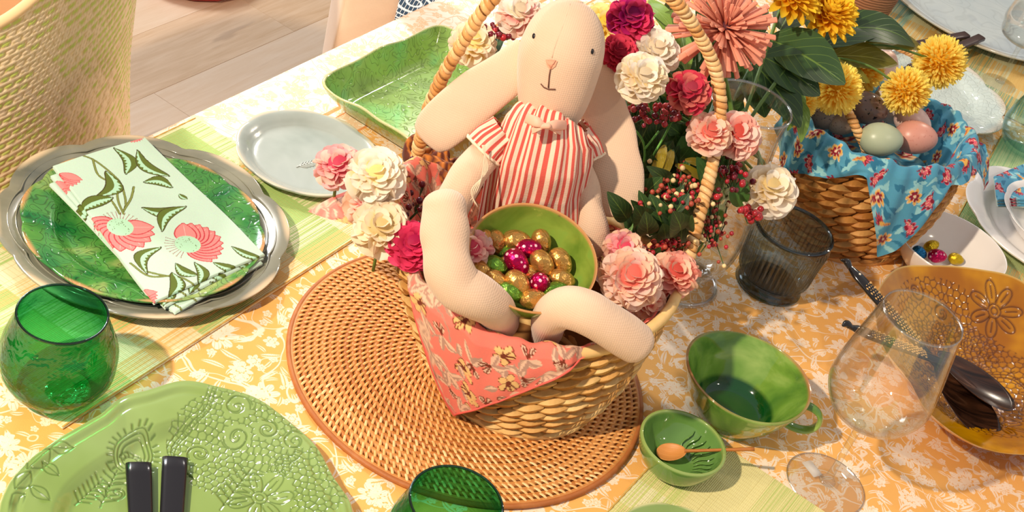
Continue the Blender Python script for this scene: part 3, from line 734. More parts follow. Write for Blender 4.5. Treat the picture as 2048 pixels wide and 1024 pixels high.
# ------------------------------------------------------------------ relief drawing (for the embossed platter and amber bowl)
def seg_dist(P, pts):
    """distance of points P (n,2) to a polyline"""
    d = np.full(len(P), 1e9)
    for a, b in zip(pts[:-1], pts[1:]):
        a = np.asarray(a); b = np.asarray(b); ab = b-a; L = (ab@ab)+1e-12
        t = np.clip(((P-a)@ab)/L, 0, 1); q = P-(a+t[:, None]*ab); d = np.minimum(d, np.sqrt((q*q).sum(1)))
    return d
class Relief:
    """height and groove maps gathered over plan positions"""
    def __init__(s, P): s.P = P; s.h = np.zeros(len(P)); s.g = np.zeros(len(P))
    def near(s, c, r): return np.where(((s.P-np.asarray(c))**2).sum(1) < r*r)[0]
    def line(s, pts, w=0.0007, depth=0.0010, groove=True):
        pts = np.asarray(pts); lo = pts.min(0)-4*w; hi = pts.max(0)+4*w
        i = np.where(((s.P > lo)&(s.P < hi)).all(1))[0]
        if len(i) == 0: return
        d = seg_dist(s.P[i], pts); e = np.exp(-(d/w)**2)
        s.h[i] += (-depth if groove else depth)*e
        if groove: s.g[i] = np.maximum(s.g[i], e)
        else:
            e2 = np.exp(-((d-2.0*w)/(0.8*w))**2); s.g[i] = np.maximum(s.g[i], 0.8*e2)
    def ring(s, c, r, **k): s.line([(c[0]+r*cos(a), c[1]+r*sin(a)) for a in np.linspace(0, 2*pi, 24)], **k)
    def spiral(s, c, r, turns=1.6, ph=0, sgn=1, **k):
        s.line([(c[0]+r*(1-t)**0.8*cos(ph+sgn*t*turns*2*pi), c[1]+r*(1-t)**0.8*sin(ph+sgn*t*turns*2*pi)) for t in np.linspace(0, 0.93, 26)], **k)
    def flower(s, c, r, n=7, ph=0, **k):
        for j in range(n):
            a = ph+j*2*pi/n; w = r*0.36
            pts = []
            for t in np.linspace(0, 1, 14):
                rad = r*0.26+r*0.74*sin(t*pi)**0.75; aa = a+(t-0.5)*2*pi/n*0.95
                pts.append((c[0]+rad*cos(aa), c[1]+rad*sin(aa)))
            s.line(pts, **k)
            s.line([(c[0]+r*0.42*cos(a), c[1]+r*0.42*sin(a)), (c[0]+r*0.8*cos(a), c[1]+r*0.8*sin(a))], **k)
            i = s.near((c[0]+r*0.65*cos(a), c[1]+r*0.65*sin(a)), w)
            q = ((s.P[i]-np.array([c[0]+r*0.65*cos(a), c[1]+r*0.65*sin(a)]))**2).sum(1); s.h[i] += 0.0009*np.exp(-q/(w*0.6)**2)
        s.ring(c, r*0.24, **k); s.ring(c, r*0.12, **k)
    def cells(s, c, r, pitch, seed=1, w=0.0006, depth=0.0008, exclude=()):
        rs = np.random.RandomState(seed); i = s.near(c, r)
        if len(i) == 0: return
        g = np.arange(-r-pitch, r+pitch, pitch); X, Y = np.meshgrid(g, g); X[::2] += pitch/2
        Q = np.stack([X.ravel(), Y.ravel()], 1)+rs.uniform(-.24, .24, (X.size, 2))*pitch+np.asarray(c)
        for k0 in range(0, len(i), 20000):
            j = i[k0:k0+20000]; D = np.sqrt(((s.P[j][:, None]-Q[None])**2).sum(2)); D.partition(1, axis=1)
            e = np.exp(-((D[:, 1]-D[:, 0])/(2*w))**2)
            keep = np.ones(len(j), bool)
            for ce, re in exclude: keep &= ((s.P[j]-np.asarray(ce))**2).sum(1) > re*re
            s.h[j] -= depth*e*keep; s.g[j] = np.maximum(s.g[j], e*keep)
    def boteh(s, c, r, ang, **k):
        ca, sa = cos(ang), sin(ang); P = lambda x, y: (c[0]+x*ca-y*sa, c[1]+x*sa+y*ca)
        for f in (1.0, 0.82, 0.6):
            pts = [P(r*f*(1.25*abs(cos(t/2))**3*1.0-0.35) if False else r*f*(cos(t)*0.9+0.5*max(0, cos(t))**6), r*f*sin(t)*0.8) for t in np.linspace(-pi*0.92, pi*0.92, 40)]
            s.line(pts, **k)
        for t in np.linspace(-pi*0.8, pi*0.8, 21):
            b = (r*1.1*(cos(t)*0.9+0.5*max(0, cos(t))**6), r*1.1*sin(t)*0.8); e = (b[0]*1.22, b[1]*1.22)
            s.line([P(*b), P(*e)], w=0.0012, depth=0.0011)
        for q in (0.42, 0.25): s.line([P(-0.3*r+r*q*cos(t), r*q*1.2*sin(t)) for t in np.linspace(-1.6, 1.6, 14)], **k)
        for t in np.linspace(-1.5, 1.5, 7): s.line([P(-0.3*r+r*.27*cos(t), r*.3*sin(t)), P(-0.3*r+r*.42*cos(t), r*.5*sin(t))], w=0.0009, depth=0.0009)

def m_emboss(name, c, dark, light, rim, rough=0.12, c2=None, nscale=8, coat=0.7):
    """translucent glaze over a moulded body: colour pools in the grooves (Col.g) and thins at the lip (Col.r)"""
    k = N_(name); s = k.n('ShaderNodeSeparateColor', {0: k.attr()})
    n = k.noise(nscale, k.coord(), 3)
    base = k.mix(k.step(n, 0.35, 0.65), c, c2 or light)
    col = k.mix(s.outputs[1], base, dark); col = k.mix(s.outputs[0], col, rim)
    return k.pbr(col, rough, coat=coat, coat_rough=0.03)
def embossed_dish(t, angs, rads, zprof, R, relief, mat, rfun, z_lift=0.0, under=0.004):
    """polar dish: angs (dense), rads 0..1, zprof(f, th) height, relief(P)->(h,g)"""
    TH, FR = np.meshgrid(angs, rads, indexing='ij')
    RA = FR*R*rfun(TH); X = RA*np.cos(TH); Y = RA*np.sin(TH); Z = zprof(FR, TH)
    P = np.stack([X.ravel(), Y.ravel()], 1)
    h, g = relief(P); Zt = Z.ravel()+h
    lip = np.clip((FR.ravel()-0.985)/0.015, 0, 1)
    V1 = np.stack([X.ravel(), Y.ravel(), Zt], 1); c1 = np.stack([lip, g, g], 1)
    # underside, coarser in radius
    ru = np.linspace(1.0, 0.0, 24); TH2, FU = np.meshgrid(angs, ru, indexing='ij')
    RU = FU*R*rfun(TH2); ZU = np.maximum(zprof(FU, TH2)-under*np.clip((1-FU)*14, 0.0, 1), 0.0004)
    V2 = np.stack([RU*np.cos(TH2), RU*np.sin(TH2), ZU], -1).reshape(-1, 3)
    c2 = np.zeros((len(V2), 3)); c2[:, 0] = np.clip((FU.ravel()-0.97)/0.03, 0, 1)
    na = len(angs)
    V, F = cat_([(V1, gridF(na, len(rads), cu=True)[:, ::-1]), (V2, gridF(na, 24, cu=True)[:, ::-1])])
    return obj('dish', V, F[:, ::-1] if False else F, mat, t, col=np.concatenate([c1, c2]), world=False)

def dense_angles(lo, hi, nd, nc):
    """angles (deg): nd samples between lo and hi, nc over the rest"""
    a = np.linspace(lo, hi, nd, endpoint=False); b = np.linspace(hi, lo+360, nc, endpoint=False)
    return np.radians(np.concatenate([a, b]))

# big green platter, bottom left
PC = (-0.205, 0.815)
pts = [(-0.348, 0.767), (-0.334, 0.844), (-0.315, 0.884), (-0.305, 0.915), (-0.287, 0.935), (-0.262, 0.961), (-0.229, 0.968), (-0.193, 0.97), (-0.152, 0.954), (-0.119, 0.935), (-0.092, 0.905), (-0.067, 0.88)]
tab = [(math.degrees(atan2(y-PC[1], x-PC[0])) % 360, math.hypot(x-PC[0], y-PC[1])/0.155) for x, y in pts]+[(0, 1.0), (-22 % 360, 0.96), (315, 1.02), (290, .95), (265, 1.02), (240, 0.98), (215, 1.0)]
rf = radial(tab)
G_PLAT = m_emboss('olive_green_glaze', S(132, 156, 80), S(76, 102, 38), S(150, 176, 108), S(214, 208, 150), c2=S(146, 170, 102))
plt = thing('platter', 'large olive-green scalloped platter embossed with lace, holding two black knives', 'platter', (PC[0], PC[1], 0.0008))
def loc(px, py, h=0.02, c=PC):
    p = at(px, py, h); return (p.x-c[0], p.y-c[1])
def plat_relief(P):
    R_ = Relief(P); K = dict(w=0.0007, depth=0.0009)
    fl = loc(520, 995, .006)
    sc = [(loc(475, 810, .02), 0.013, 0.2, 1), (loc(535, 858, .018), 0.011, 2.0, -1), (loc(475, 868, .016), 0.012, 3.4, 1), (loc(590, 880, .02), 0.011, 1.2, 1), (loc(400, 905, .008), 0.011, 4.0, -1), (loc(235, 985, .006), 0.012, 1.0, 1)]
    R_.cells(loc(470, 880, .016), 0.062, 0.0068, 3, exclude=[(c, r*1.1) for c, r, _, _ in sc]+[(fl, 0.030)])
    R_.cells(loc(620, 960, .018), 0.040, 0.0068, 5, exclude=[(fl, 0.030)])
    for c, r, ph, sg in sc:
        R_.spiral(c, r, 1.7, ph, sg, **K); R_.spiral(c, r*1.12, 1.1, ph+.3, sg, **K)
    R_.flower(fl, 0.030, 7, 0.3, **K)
    R_.boteh(loc(268, 905, .012), 0.0215, radians(96), w=0.0008, depth=0.0012)
    for dx in (0.0, 0.0042, 0.0084):   # braided border that bounds the lace
        A = [loc(435, 775, .02), loc(418, 820, .018), loc(385, 850, .015), loc(352, 895, .01), loc(362, 935, .006), loc(400, 965, .006)]
        A = catmull(np.array([(x-dx, y+dx*0.3) for x, y in A]), 40)[:, :2] if False else catmull(np.array([(x-dx, y+dx*0.3, 0) for x, y in A]), 40)[:, :2]
        R_.line(A, w=0.0006, depth=0.0008)
        if dx == 0.0:
            for q in A[::1]: R_.line([q, (q[0]-0.0042, q[1]+0.0012)], w=0.0005, depth=0.0006)
    # leaves and flower on the left of the rim
    for (a, b), w_ in zip([((60, 925), (110, 905)), ((95, 920), (145, 890)), ((20, 985), (70, 945)), ((80, 985), (115, 955))], (1, 1, 1, 1)):
        A = np.array(loc(a[0] if isinstance(a, tuple) else a, 0)) if False else None
    for (x0, y0, x1, y1) in ((55, 945, 100, 905), (100, 905, 148, 898), (85, 930, 118, 952), (30, 985, 62, 950), (60, 975, 100, 1000), (20, 1015, 50, 990)):
        a, b = np.array(loc(x0, y0, .015)), np.array(loc(x1, y1, .015)); d = b-a; nrm = np.array([-d[1], d[0]])*0.28
        for s in (-1, 1):
            R_.line([a+d*t+nrm*s*sin(pi*t) for t in np.linspace(0, 1, 10)], **K)
        R_.line([a, b], w=0.0005, depth=0.0007)
    # sprays in the well
    for (x0, y0, x1, y1) in ((200, 1015, 235, 940), (440, 1020, 500, 940), (150, 1010, 205, 960)):
        a, b = np.array(loc(x0, y0, .006)), np.array(loc(x1, y1, .006)); d = b-a; nn_ = np.array([-d[1], d[0]])
        R_.line([a, b], **K)
        for t in np.linspace(0.15, 0.9, 6):
            for s in (-1, 1): R_.line([a+d*t, a+d*(t+.12)+nn_*s*0.22], w=0.0012, depth=0.0009)
    rr = np.hypot(P[:, 0], P[:, 1]); R_.h *= 0.8*np.clip((0.158-rr)/0.012, 0, 1); R_.g *= 0.75*np.clip((0.158-rr)/0.010, 0, 1)
    return R_.h, R_.g
def plat_z(f, th):
    z = 0.0052+0*f; w = np.clip((f-0.60)/0.13, 0, 1); z = z+0.0085*(w*w*(3-2*w))+0.0065*np.clip((f-0.70)/0.30, 0, 1)
    z = z-0.0012*np.exp(-((f-0.90)/0.02)**2)+0.0012*np.exp(-((f-0.945)/0.02)**2)-0.003*np.clip((f-0.985)/0.015, 0, 1)**2
    return z
embossed_dish(plt, dense_angles(15, 200, 560, 50), np.concatenate([[0.001], np.linspace(0.10, 1, 190)]), plat_z, 0.155, plat_relief, G_PLAT, lambda th: 1+(rf(th)-1))

fp = at(1352, 1120, .01); t = thing('dinner_plate', 'green plate whose lip just shows at the bottom edge on the yellow-green placemat', 'plate', (fp.x, fp.y, 0.0026))
V, F = lathe(plate_prof(0.066, 0.014, 0.004, 0.62), 120, 6, lobes(7, 0.03, 0.4, 0.7, 0.001, 0.04, 0.066)); obj('dish', V, F, G_PLAT, t, world=False, col=rim_attr(V, V[:, 2].max(), band=0.0008)*[1, 0, 0])
# two black knife handles on the platter
M_BLK = m_plain('black_horn', S(32, 30, 34), 0.18)
M_STL = m_plain('blade_steel', (0.6, 0.6, 0.6), 0.2, metal=1.0)
def bar(P0, P1, w0, w1, th, mat, name, parent, n=10, hint=None):
    """flat rounded handle from P0 to P1"""
    P = [Vector(P0).lerp(Vector(P1), t) for t in np.linspace(0, 1, n)]
    d = (Vector(P1)-Vector(P0)).normalized(); side = d.cross(Vector((0, 0, 1))).normalized()
    V, F, uv = loft(P, np.linspace(w0/2, w1/2, n), th/2, side, n, 20, cap=0.12, sq=0.45)
    return obj(name, V, F, mat, parent)
for lab, a, b, w0, w1 in (('black-handled knife on the green platter, left of the pair', (277, 930), (285, 1130), 0.0235, 0.019),
                          ('black-handled knife on the green platter, right of the pair', (350, 919), (338, 1130), 0.0235, 0.019)):
    p, q = at(*a, 0.013), at(*b, 0.010)
    kn = thing('knife', lab, 'knife', p, group='knives on the green platter')
    bar(p, q, w0, w1, 0.009, M_BLK, 'handle', kn)
    d = (q-p).normalized(); bar(q+d*0.002, q+d*0.10-Vector((0, 0, 0.001)), 0.016, 0.010, 0.0022, M_STL, 'blade', kn)

# ------------------------------------------------------------------ square green dish with up-turned, uneven walls
G_SQ = m_glaze('leaf_green_glaze', S(112, 140, 60), S(142, 178, 84), S(124, 196, 112), scroll=0.6, sscale=55, nscale=12, rim=S(210, 206, 150), rough=0.12)
sq = thing('square_dish', 'rectangular leaf-green dish with rolled wavy walls near the table edge', 'dish', (-0.1725, 1.605, 0.0006), radians(67.2))
def rrect(f, a, b, th, e=0.22):
    c, s = np.cos(th), np.sin(th)
    # squircle outline
    r = (np.abs(c)**(2/e)+np.abs(s)**(2/e))**(-e/2)
    return f*a*r*c, f*b*r*s
th = np.linspace(0, 2*pi, 220, endpoint=False)
def sqz(f, th):
    w = np.clip((f-0.66)/0.34, 0, 1)
    return 0.004+0.040*w**1.25+0.0025*np.sin(th*4+1)*w**2+0.0018*np.sin(th*9)*w**2
rads = np.concatenate([np.linspace(0.002, 0.62, 12), np.linspace(0.66, 1, 22)])
TH, FR = np.meshgrid(th, rads, indexing='ij'); SX, SY = 0.138, 0.090
def flare(f): return 0.80*f/0.72*(f < 0.72)+(f >= 0.72)*(0.80+0.20*(f-0.72)/0.28)
X, Y = rrect(flare(FR), SX, SY, TH); Z = sqz(FR, TH)
V1 = np.stack([X, Y, Z], -1).reshape(-1, 3)
X2, Y2 = rrect(flare(FR)+0.022*np.clip((FR-0.5)*2, 0, 1), SX, SY, TH); Z2 = np.maximum(sqz(FR, TH)-0.004*np.clip((1-FR)*20, 0.3, 1), 0.0003)
V2 = np.stack([X2, Y2, Z2], -1).reshape(-1, 3)
nr = len(rads); F1 = gridF(220, nr, cu=True)[:, ::-1]; F2 = gridF(220, nr, cu=True)
i = np.arange(220); j = (i+1) % 220; off = len(V1)
Fl = np.stack([i*nr+nr-1, off+i*nr+nr-1, off+j*nr+nr-1, j*nr+nr-1], 1)
V = np.concatenate([V1, V2]); F = np.concatenate([F1, F2+off, Fl])
lp = np.concatenate([np.clip((FR.ravel()-0.985)/0.015, 0, 1)]*2)
obj('dish', V, F, G_SQ, sq, col=np.stack([lp, lp*0, lp*0], 1), world=False)

# ------------------------------------------------------------------ green cup, small bowl, wooden spoon
G_CUP = m_glaze('grass_green_glaze', S(72, 116, 40), S(112, 152, 58), S(152, 180, 92), nscale=16, rim=S(190, 128, 82), rough=0.08, pool=S(8, 66, 20))
cup = thing('breakfast_cup', 'wide grass-green cup with a loop handle and brown lip', 'cup', (0.284, 1.194, 0))
H = 0.065; R = 0.0705
V, F = lathe([(0, 0.010), (0.025, 0.010), (0.036, 0.012), (0.043, 0.019), (0.052, 0.033), (0.061, 0.050), (R-0.002, H-0.001), (R-0.0005, H), (R+0.001, H-0.002), (0.0655, 0.048), (0.056, 0.028), (0.045, 0.012), (0.038, 0.0045), (0.036, 0.0006), (0.032, 0.0), (0, 0.003)], 96, 6,
             mod=lambda t, r, z: (r*(1+0.006*np.sin(3*t)), z+0.0012*np.sin(2*t+1)*(z > 0.04)))
ca_ = rim_attr(V, V[:, 2].max(), band=0.0035); ca_[:, 1] = np.clip((0.046-np.hypot(V[:, 0], V[:, 1]))/0.003, 0, 1)*(V[:, 2] > 0.008); obj('cup_body', V, F, G_CUP, cup, col=ca_, world=False)
ha = radians(-4); hx, hy = cos(ha), sin(ha)
HP = [(0.052, 0.052), (0.066, 0.060), (0.083, 0.056), (0.090, 0.040), (0.083, 0.024), (0.066, 0.020), (0.046, 0.022)]
HP = [(0.063, 0.050), (0.074, 0.055), (0.087, 0.050), (0.092, 0.037), (0.085, 0.024), (0.070, 0.020), (0.050, 0.0235)]
V, F, uv = loft([(r*hx, r*hy, z) for r, z in HP], 0.0065, 0.0032, (-hy, hx, 0), 30, 16, cap=0.3)
obj('handle', V, F, G_CUP, cup, world=False, col=np.zeros((len(V), 3)))

G_SB = m_glaze('moss_green_glaze', S(88, 128, 54), S(104, 144, 72), S(112, 154, 86), nscale=8, rim=S(150, 170, 92), rough=0.08)
sb = thing('sauce_bowl', 'small moss-green bowl holding a little wooden spoon', 'bowl', (0.2295, 1.0880, 0))
R = 0.0450; H = 0.038
V, F = lathe([(0, 0.007), (0.018, 0.0075), (0.031, 0.014), (0.039, 0.026), (R-0.002, H-0.001), (R, H), (R+0.0018, H-0.002), (0.044, 0.024), (0.036, 0.009), (0.024, 0.001), (0.018, 0.0), (0, 0.001)], 80, 6)
obj('bowl_body', V, F, G_SB, sb, col=rim_attr(V, V[:, 2].max(), band=0.003), world=False)
# leaf relief on its inside wall
ps = []
for i in range(13):
    a = radians(-75+150*i/12); r0, r1 = 0.020, 0.037
    zz = lambda r: 0.0088+0.0205*((r-0.018)/0.021)**1.5 if r > 0.018 else 0.0088
    P = [(r*cos(a+0.10*sin((r-r0)*300)), r*sin(a+0.10*sin((r-r0)*300)), zz(r)-0.0002) for r in np.linspace(r0, r1, 7)]
    ps.append(tube(P, [0.0005, 0.0008, 0.0010, 0.0012, 0.0012, 0.0009, 0.0004], 6))
V, F = cat_(ps); obj('leaf_relief', V, F, G_SB, sb, col=np.zeros((len(V), 3)), world=False, kind='stuff')
M_WD = m_straw('turned_beech', S(170, 100, 40), S(196, 124, 58), S(214, 146, 78), 0.45, 30, (1, 12, 1))
def spoon(name, label, head, tip, hr, hw, mat, r_h, depth=0.4):
    """spoon with an oval bowl at head and a handle to tip"""
    t = thing(name, label, 'spoon', head)
    d = (tip-head).normalized(); side = d.cross(Vector((0, 0, 1))).normalized(); up = side.cross(d)
    nu, nv = 28, 12
    U, Rg = np.meshgrid(np.linspace(0, 2*pi, nu, endpoint=False), np.linspace(0.01, 1, nv), indexing='ij')
    X = Rg*hr*np.cos(U)*(1+0.12*np.cos(U)); Y = Rg*hw*np.sin(U); Zt = -depth*hw*(1-Rg**2)
    def W3(X, Y, Z): return np.array(head)+X[..., None]*np.array(d)+Y[..., None]*np.array(side)+Z[..., None]*np.array(up)
    V1 = W3(X, Y, Zt).reshape(-1, 3); V2 = W3(X*1.02, Y*1.03, Zt-0.0018*(1.3-Rg)).reshape(-1, 3)
    F1 = gridF(nu, nv, cu=True); off = len(V1); i = np.arange(nu); j = (i+1) % nu
    Fl = np.stack([i*nv+nv-1, off+i*nv+nv-1, off+j*nv+nv-1, j*nv+nv-1], 1)
    obj('spoon_bowl', np.concatenate([V1, V2]), np.concatenate([F1[:, ::-1], F1+off, Fl]), mat, t)
    a = head+d*hr*1.0
    obj('handle', *tube([a, a.lerp(tip, 0.1), a.lerp(tip, 0.5), tip], [r_h*1.3, r_h, r_h*0.9, r_h*1.15], 10, 24), mat, t)
    return t
h_ = at(1339, 903, 0.016); tp = at(1509, 898, 0.046)
spoon('wooden_spoon', 'tiny turned wooden spoon resting in the small green bowl', h_, tp, 0.0155, 0.0125, M_WD, 0.0019)

# ------------------------------------------------------------------ glassware
def glass_thing(name, label, cat, x, y, prof, mat, seg=72, sub=5, mod=None, group=None, part='glass_body', z=0.0):
    t = thing(name, label, cat, (x, y, z), group=group)
    V, F = lathe(prof, seg, sub, mod); obj(part, V, F, mat, t, world=False); return t
GL_GREEN = m_glass('bottle_green_glass', (0.34, 0.78, 0.52), (0.03, 0.38, 0.20), 0.03, 0.5, 70, 1.3)
def stemless(label, x, y, H, Rr, Rm, mat, rimmat):
    prof = [(0, 0.006), (0.02, 0.0065), (0.036, 0.012), (Rm-0.004, 0.030), (Rm-0.0015, 0.046), (Rm-0.004, 0.064), (Rr+0.0015, H-0.012), (Rr-0.001, H-0.001), (Rr, H), (Rr+0.0012, H-0.002), (Rr+0.0035, H-0.012), (Rm-0.001, 0.064), (Rm+0.001, 0.046), (Rm-0.002, 0.028), (0.037, 0.007), (0.026, 0.0005), (0.0, 0.0015)]
    t = glass_thing('tumbler', label, 'glass', x, y, prof, mat, 80, 5, mod=lambda T, R, Z: (R*(1+0.006*np.sin(T*9+Z*60)+0.004*np.sin(T*5-Z*110)), Z))
    V, F = tube([(Rr*cos(a), Rr*sin(a), H) for a in np.linspace(0, 2*pi, 64, endpoint=False)]+[(Rr, 0, H)], 0.0013, 8, caps=False)
    obj('lip', V, F, rimmat, t, world=False); return t
GL_LIP = m_glass('dark_green_lip', (0.10, 0.36, 0.26), (0.02, 0.16, 0.10), 0.02, refl=2.0)
stemless('green hammered stemless glass at the left edge', -0.369, 0.912, 0.10, 0.0398, 0.0525, GL_GREEN, GL_LIP)
g2 = at(913, 1004, 0.10); stemless('green hammered stemless glass cut off by the bottom edge, in front of the rattan mat', g2.x, g2.y, 0.10, 0.0415, 0.053, GL_GREEN, GL_LIP)

GL_SMOKE = m_glass('smoke_grey_glass', (0.78, 0.85, 0.88), (0.13, 0.19, 0.22), 0.02, refl=1.6)
GL_SLIP = m_glass('smoke_grey_lip', (0.36, 0.40, 0.42), (0.08, 0.10, 0.11), 0.02, refl=2.5)
def ribs(T, R, Z):
    k = np.clip((Z-0.018)/0.004, 0, 1)*np.clip((0.083-Z)/0.004, 0, 1)
    return R*(1+0.048*k*np.abs(np.cos(T*22))), Z
Rt = 0.0505
t = glass_thing('ribbed_tumbler', 'smoke-grey ribbed glass tumbler in front of the egg basket', 'glass', 0.318, 1.466,
    [(0, 0.012), (0.03, 0.012), (0.038, 0.016), (0.043, 0.03), (Rt-0.0035, 0.088), (Rt-0.001, 0.0905), (Rt+0.001, 0.088), (0.0475, 0.055), (0.045, 0.023), (0.0405, 0.017), (0.040, 0.013), (0.042, 0.006), (0.040, 0.0), (0, 0.001)], GL_SMOKE, 396, 5, ribs)
V, F = tube([((Rt-0.001)*cos(a), (Rt-0.001)*sin(a), 0.0895) for a in np.linspace(0, 2*pi, 65)], 0.0021, 8, caps=False); obj('lip', V, F, GL_SLIP, t, world=False)
V, F = lathe([(0, 0.0118), (0.030, 0.0118), (0.037, 0.006), (0.0375, 0.001), (0, 0.0006)], 48); obj('base', V, F, GL_SMOKE, t, world=False)

GL_CLR = m_glass('clear_glass', (0.98, 0.98, 0.97), (0.80, 0.80, 0.78), 0.015, refl=2.4)
_k = N_('matt_clear_film'); M_FILM = _k.surf(_k.n('ShaderNodeMixShader', {0: 0.45, 1: _k.n('ShaderNodeBsdfTransparent').outputs[0], 2: _k.n('ShaderNodeBsdfDiffuse', {'Color': (0.9, 0.86, 0.82)}).outputs[0]}).outputs[0])
def wineglass(label, x, y, H=0.2436, Rr=0.0407, Rm=0.0535, Rf=0.044, sticker=False, mat=None):
    mat = mat or GL_CLR
    t = thing('wine_glass', label, 'glass', (x, y, 0))
    k = H/0.2436
    V, F = lathe([(0.0, 0.101*k), (0.02, 0.103*k), (0.040, 0.116*k), (Rm-0.002, 0.136*k), (Rm, 0.152*k), (Rm-0.004, 0.185*k), (Rr+0.003, 0.222*k), (Rr, H), (Rr+0.0007, H+0.0003), (Rr+0.0042, 0.222*k), (Rm-0.0026, 0.185*k), (Rm+0.0012, 0.152*k), (Rm-0.0008, 0.135*k), (0.0405, 0.114*k), (0.02, 0.1005*k), (0.006, 0.0965*k), (0, 0.096*k)], 80, 5)
    obj('glass_bowl', V, F, mat, t, world=False)
    V, F = tube([(Rr*cos(a), Rr*sin(a), H) for a in np.linspace(0, 2*pi, 65)], 0.0008, 6, caps=False); obj('lip', V, F, GL_RIM, t, world=False)
    V, F = lathe([(0, 0.0975*k), (0.006, 0.095*k), (0.0042, 0.085*k), (0.0036, 0.05*k), (0.0042, 0.02), (0.006, 0.010), (0.0095, 0.0055), (0, 0.005)], 24, 5); obj('stem', V, F, mat, t, world=False)
    V, F = lathe([(0, 0.0058), (0.011, 0.0048), (0.025, 0.0026), (Rf-0.001, 0.0018), (Rf, 0.0012), (Rf-0.001, 0.0005), (0.02, 0.0004), (0, 0.0004)], 72, 4); obj('foot', V, F, mat, t, world=False)
    V, F = tube([(Rf*cos(a), Rf*sin(a), 0.0012) for a in np.linspace(0, 2*pi, 65)], 0.0007, 6, caps=False); obj('foot_edge', V, F, GL_RIM, t, world=False)
    if sticker:
        V, F = box(-0.017, 0.012, 0.0045, 0.022, 0.013, 0.0003, radians(-50)); obj('sticker', V, F, M_FILM, t, world=False, smooth=False)
    return t
GL_RIM = m_glass('clear_glass_edge', (0.94, 0.93, 0.91), (0.78, 0.76, 0.72), 0.03, refl=7.0)
wineglass('clear long-stemmed wine glass in front of the amber bowl', 0.399, 1.139, sticker=True)
wf_ = at(1997, 168); wineglass('clear long-stemmed wine glass at the upper right beside the pale platter', wf_.x, wf_.y, H=0.20, Rr=0.036, Rm=0.046, Rf=0.036)
GL_AQ = m_glass('pale_aqua_glass', (0.86, 0.95, 0.95), (0.42, 0.66, 0.70), 0.02, 0.15, 40, refl=1.8)
q = at(2072, 250, 0.05); t = thing('aqua_glass', 'pale aqua stemless glass cut off by the right edge', 'glass', (q.x, q.y, 0))
V, F = lathe([(0, 0.006), (0.02, 0.0065), (0.040, 0.020), (0.047, 0.042), (0.043, 0.068), (0.037, 0.092), (0.0378, 0.0925), (0.0385, 0.088), (0.0445, 0.068), (0.0487, 0.042), (0.041, 0.017), (0.024, 0.0006), (0, 0.001)], 64, 5); obj('glass_body', V, F, GL_AQ, t, world=False)
V, F = tube([(0.0375*cos(a), 0.0375*sin(a), 0.0925) for a in np.linspace(0, 2*pi, 49)], 0.0012, 6, caps=False); obj('lip', V, F, GL_RIM, t, world=False)

# ------------------------------------------------------------------ amber bowl and salad servers
AC = (0.578, 1.392)
pts = [(0.434, 1.419), (0.448, 1.468), (0.478, 1.518), (0.525, 1.546), (0.58, 1.560), (0.642, 1.565), (0.445, 1.327), (0.472, 1.275), (0.49, 1.240), (0.553, 1.214), (0.605, 1.222), (0.437, 1.375)]
tab = [(math.degrees(atan2(y-AC[1], x-AC[0])) % 360, math.hypot(x-AC[0], y-AC[1])/0.165) for x, y in pts]+[(0, 1.0), (30, 0.96), (330, 1.0), (305, 0.98)]
rfa = radial(tab)
G_AMB = m_emboss('amber_glaze', S(212, 146, 0), S(96, 48, 0), S(214, 154, 52), S(216, 180, 104), c2=S(160, 94, 0), nscale=13, coat=0.3, rough=0.1)
ab_ = thing('serving_bowl', 'amber-glazed lobed serving bowl embossed with a big flower', 'bowl', (AC[0], AC[1], 0.0006))
def aloc(px, py, h): return loc(px, py, h, AC)
def amb_relief(P):
    R_ = Relief(P); K = dict(w=0.0011, depth=0.0016); fl = aloc(1995, 612, 0.045)
    sc = [(aloc(1900, 600, .05), 0.012, 0.5, 1), (aloc(1880, 700, .035), 0.012, 2.5, -1), (aloc(1965, 760, .02), 0.013, 4, 1), (aloc(1840, 570, .052), 0.012, 1, -1), (aloc(1830, 640, .045), .011, 3, 1)]
    R_.cells(aloc(1900, 650, .035), 0.075, 0.0085, 11, w=0.0007, exclude=[(c, r*1.1) for c, r, _, _ in sc]+[(fl, 0.036)])
    R_.flower((0.03, -0.07), 0.03, 7, 0.5, **K); R_.cells((0.0, -0.01), 0.105, 0.0085, 12, w=0.0007, exclude=[((0.03, -0.07), 0.031)]+[(c, r*1.1) for c, r, _, _ in sc]+[(fl, 0.036)])
    for c, r, ph, sg in sc: R_.spiral(c, r, 1.7, ph, sg, **K); R_.spiral(c, r*1.15, 1.0, ph+.3, sg, **K)
    R_.flower(fl, 0.036, 7, 0.2, **K)
    for dx in (0, 0.005):
        A = [aloc(1925, 700, .03), aloc(1960, 690, .03), aloc(1985, 720, .025), aloc(2030, 735, .025), aloc(2060, 770, .02)]
        A = catmull(np.array([(x, y-dx, 0) for x, y in A]), 30)[:, :2]; R_.line(A, **K)
    for t_ in np.linspace(0, 2*pi, 40):
        a = (0.068*cos(t_), 0.068*sin(t_)); b = (0.075*cos(t_), 0.075*sin(t_)); R_.line([a, b], w=0.0011, depth=0.001)
    return R_.h, R_.g
def amb_z(f, th):
    w = np.clip((f-0.30)/0.70, 0, 1)
    return 0.005+0.056*w**1.25+0.004*w*w*np.sin(th*5+0.7)
embossed_dish(ab_, dense_angles(60, 300, 480, 100), np.concatenate([[0.001], np.linspace(0.06, 1, 190)]), amb_z, 0.165, amb_relief, G_AMB, lambda th: rfa(th), under=0.006)

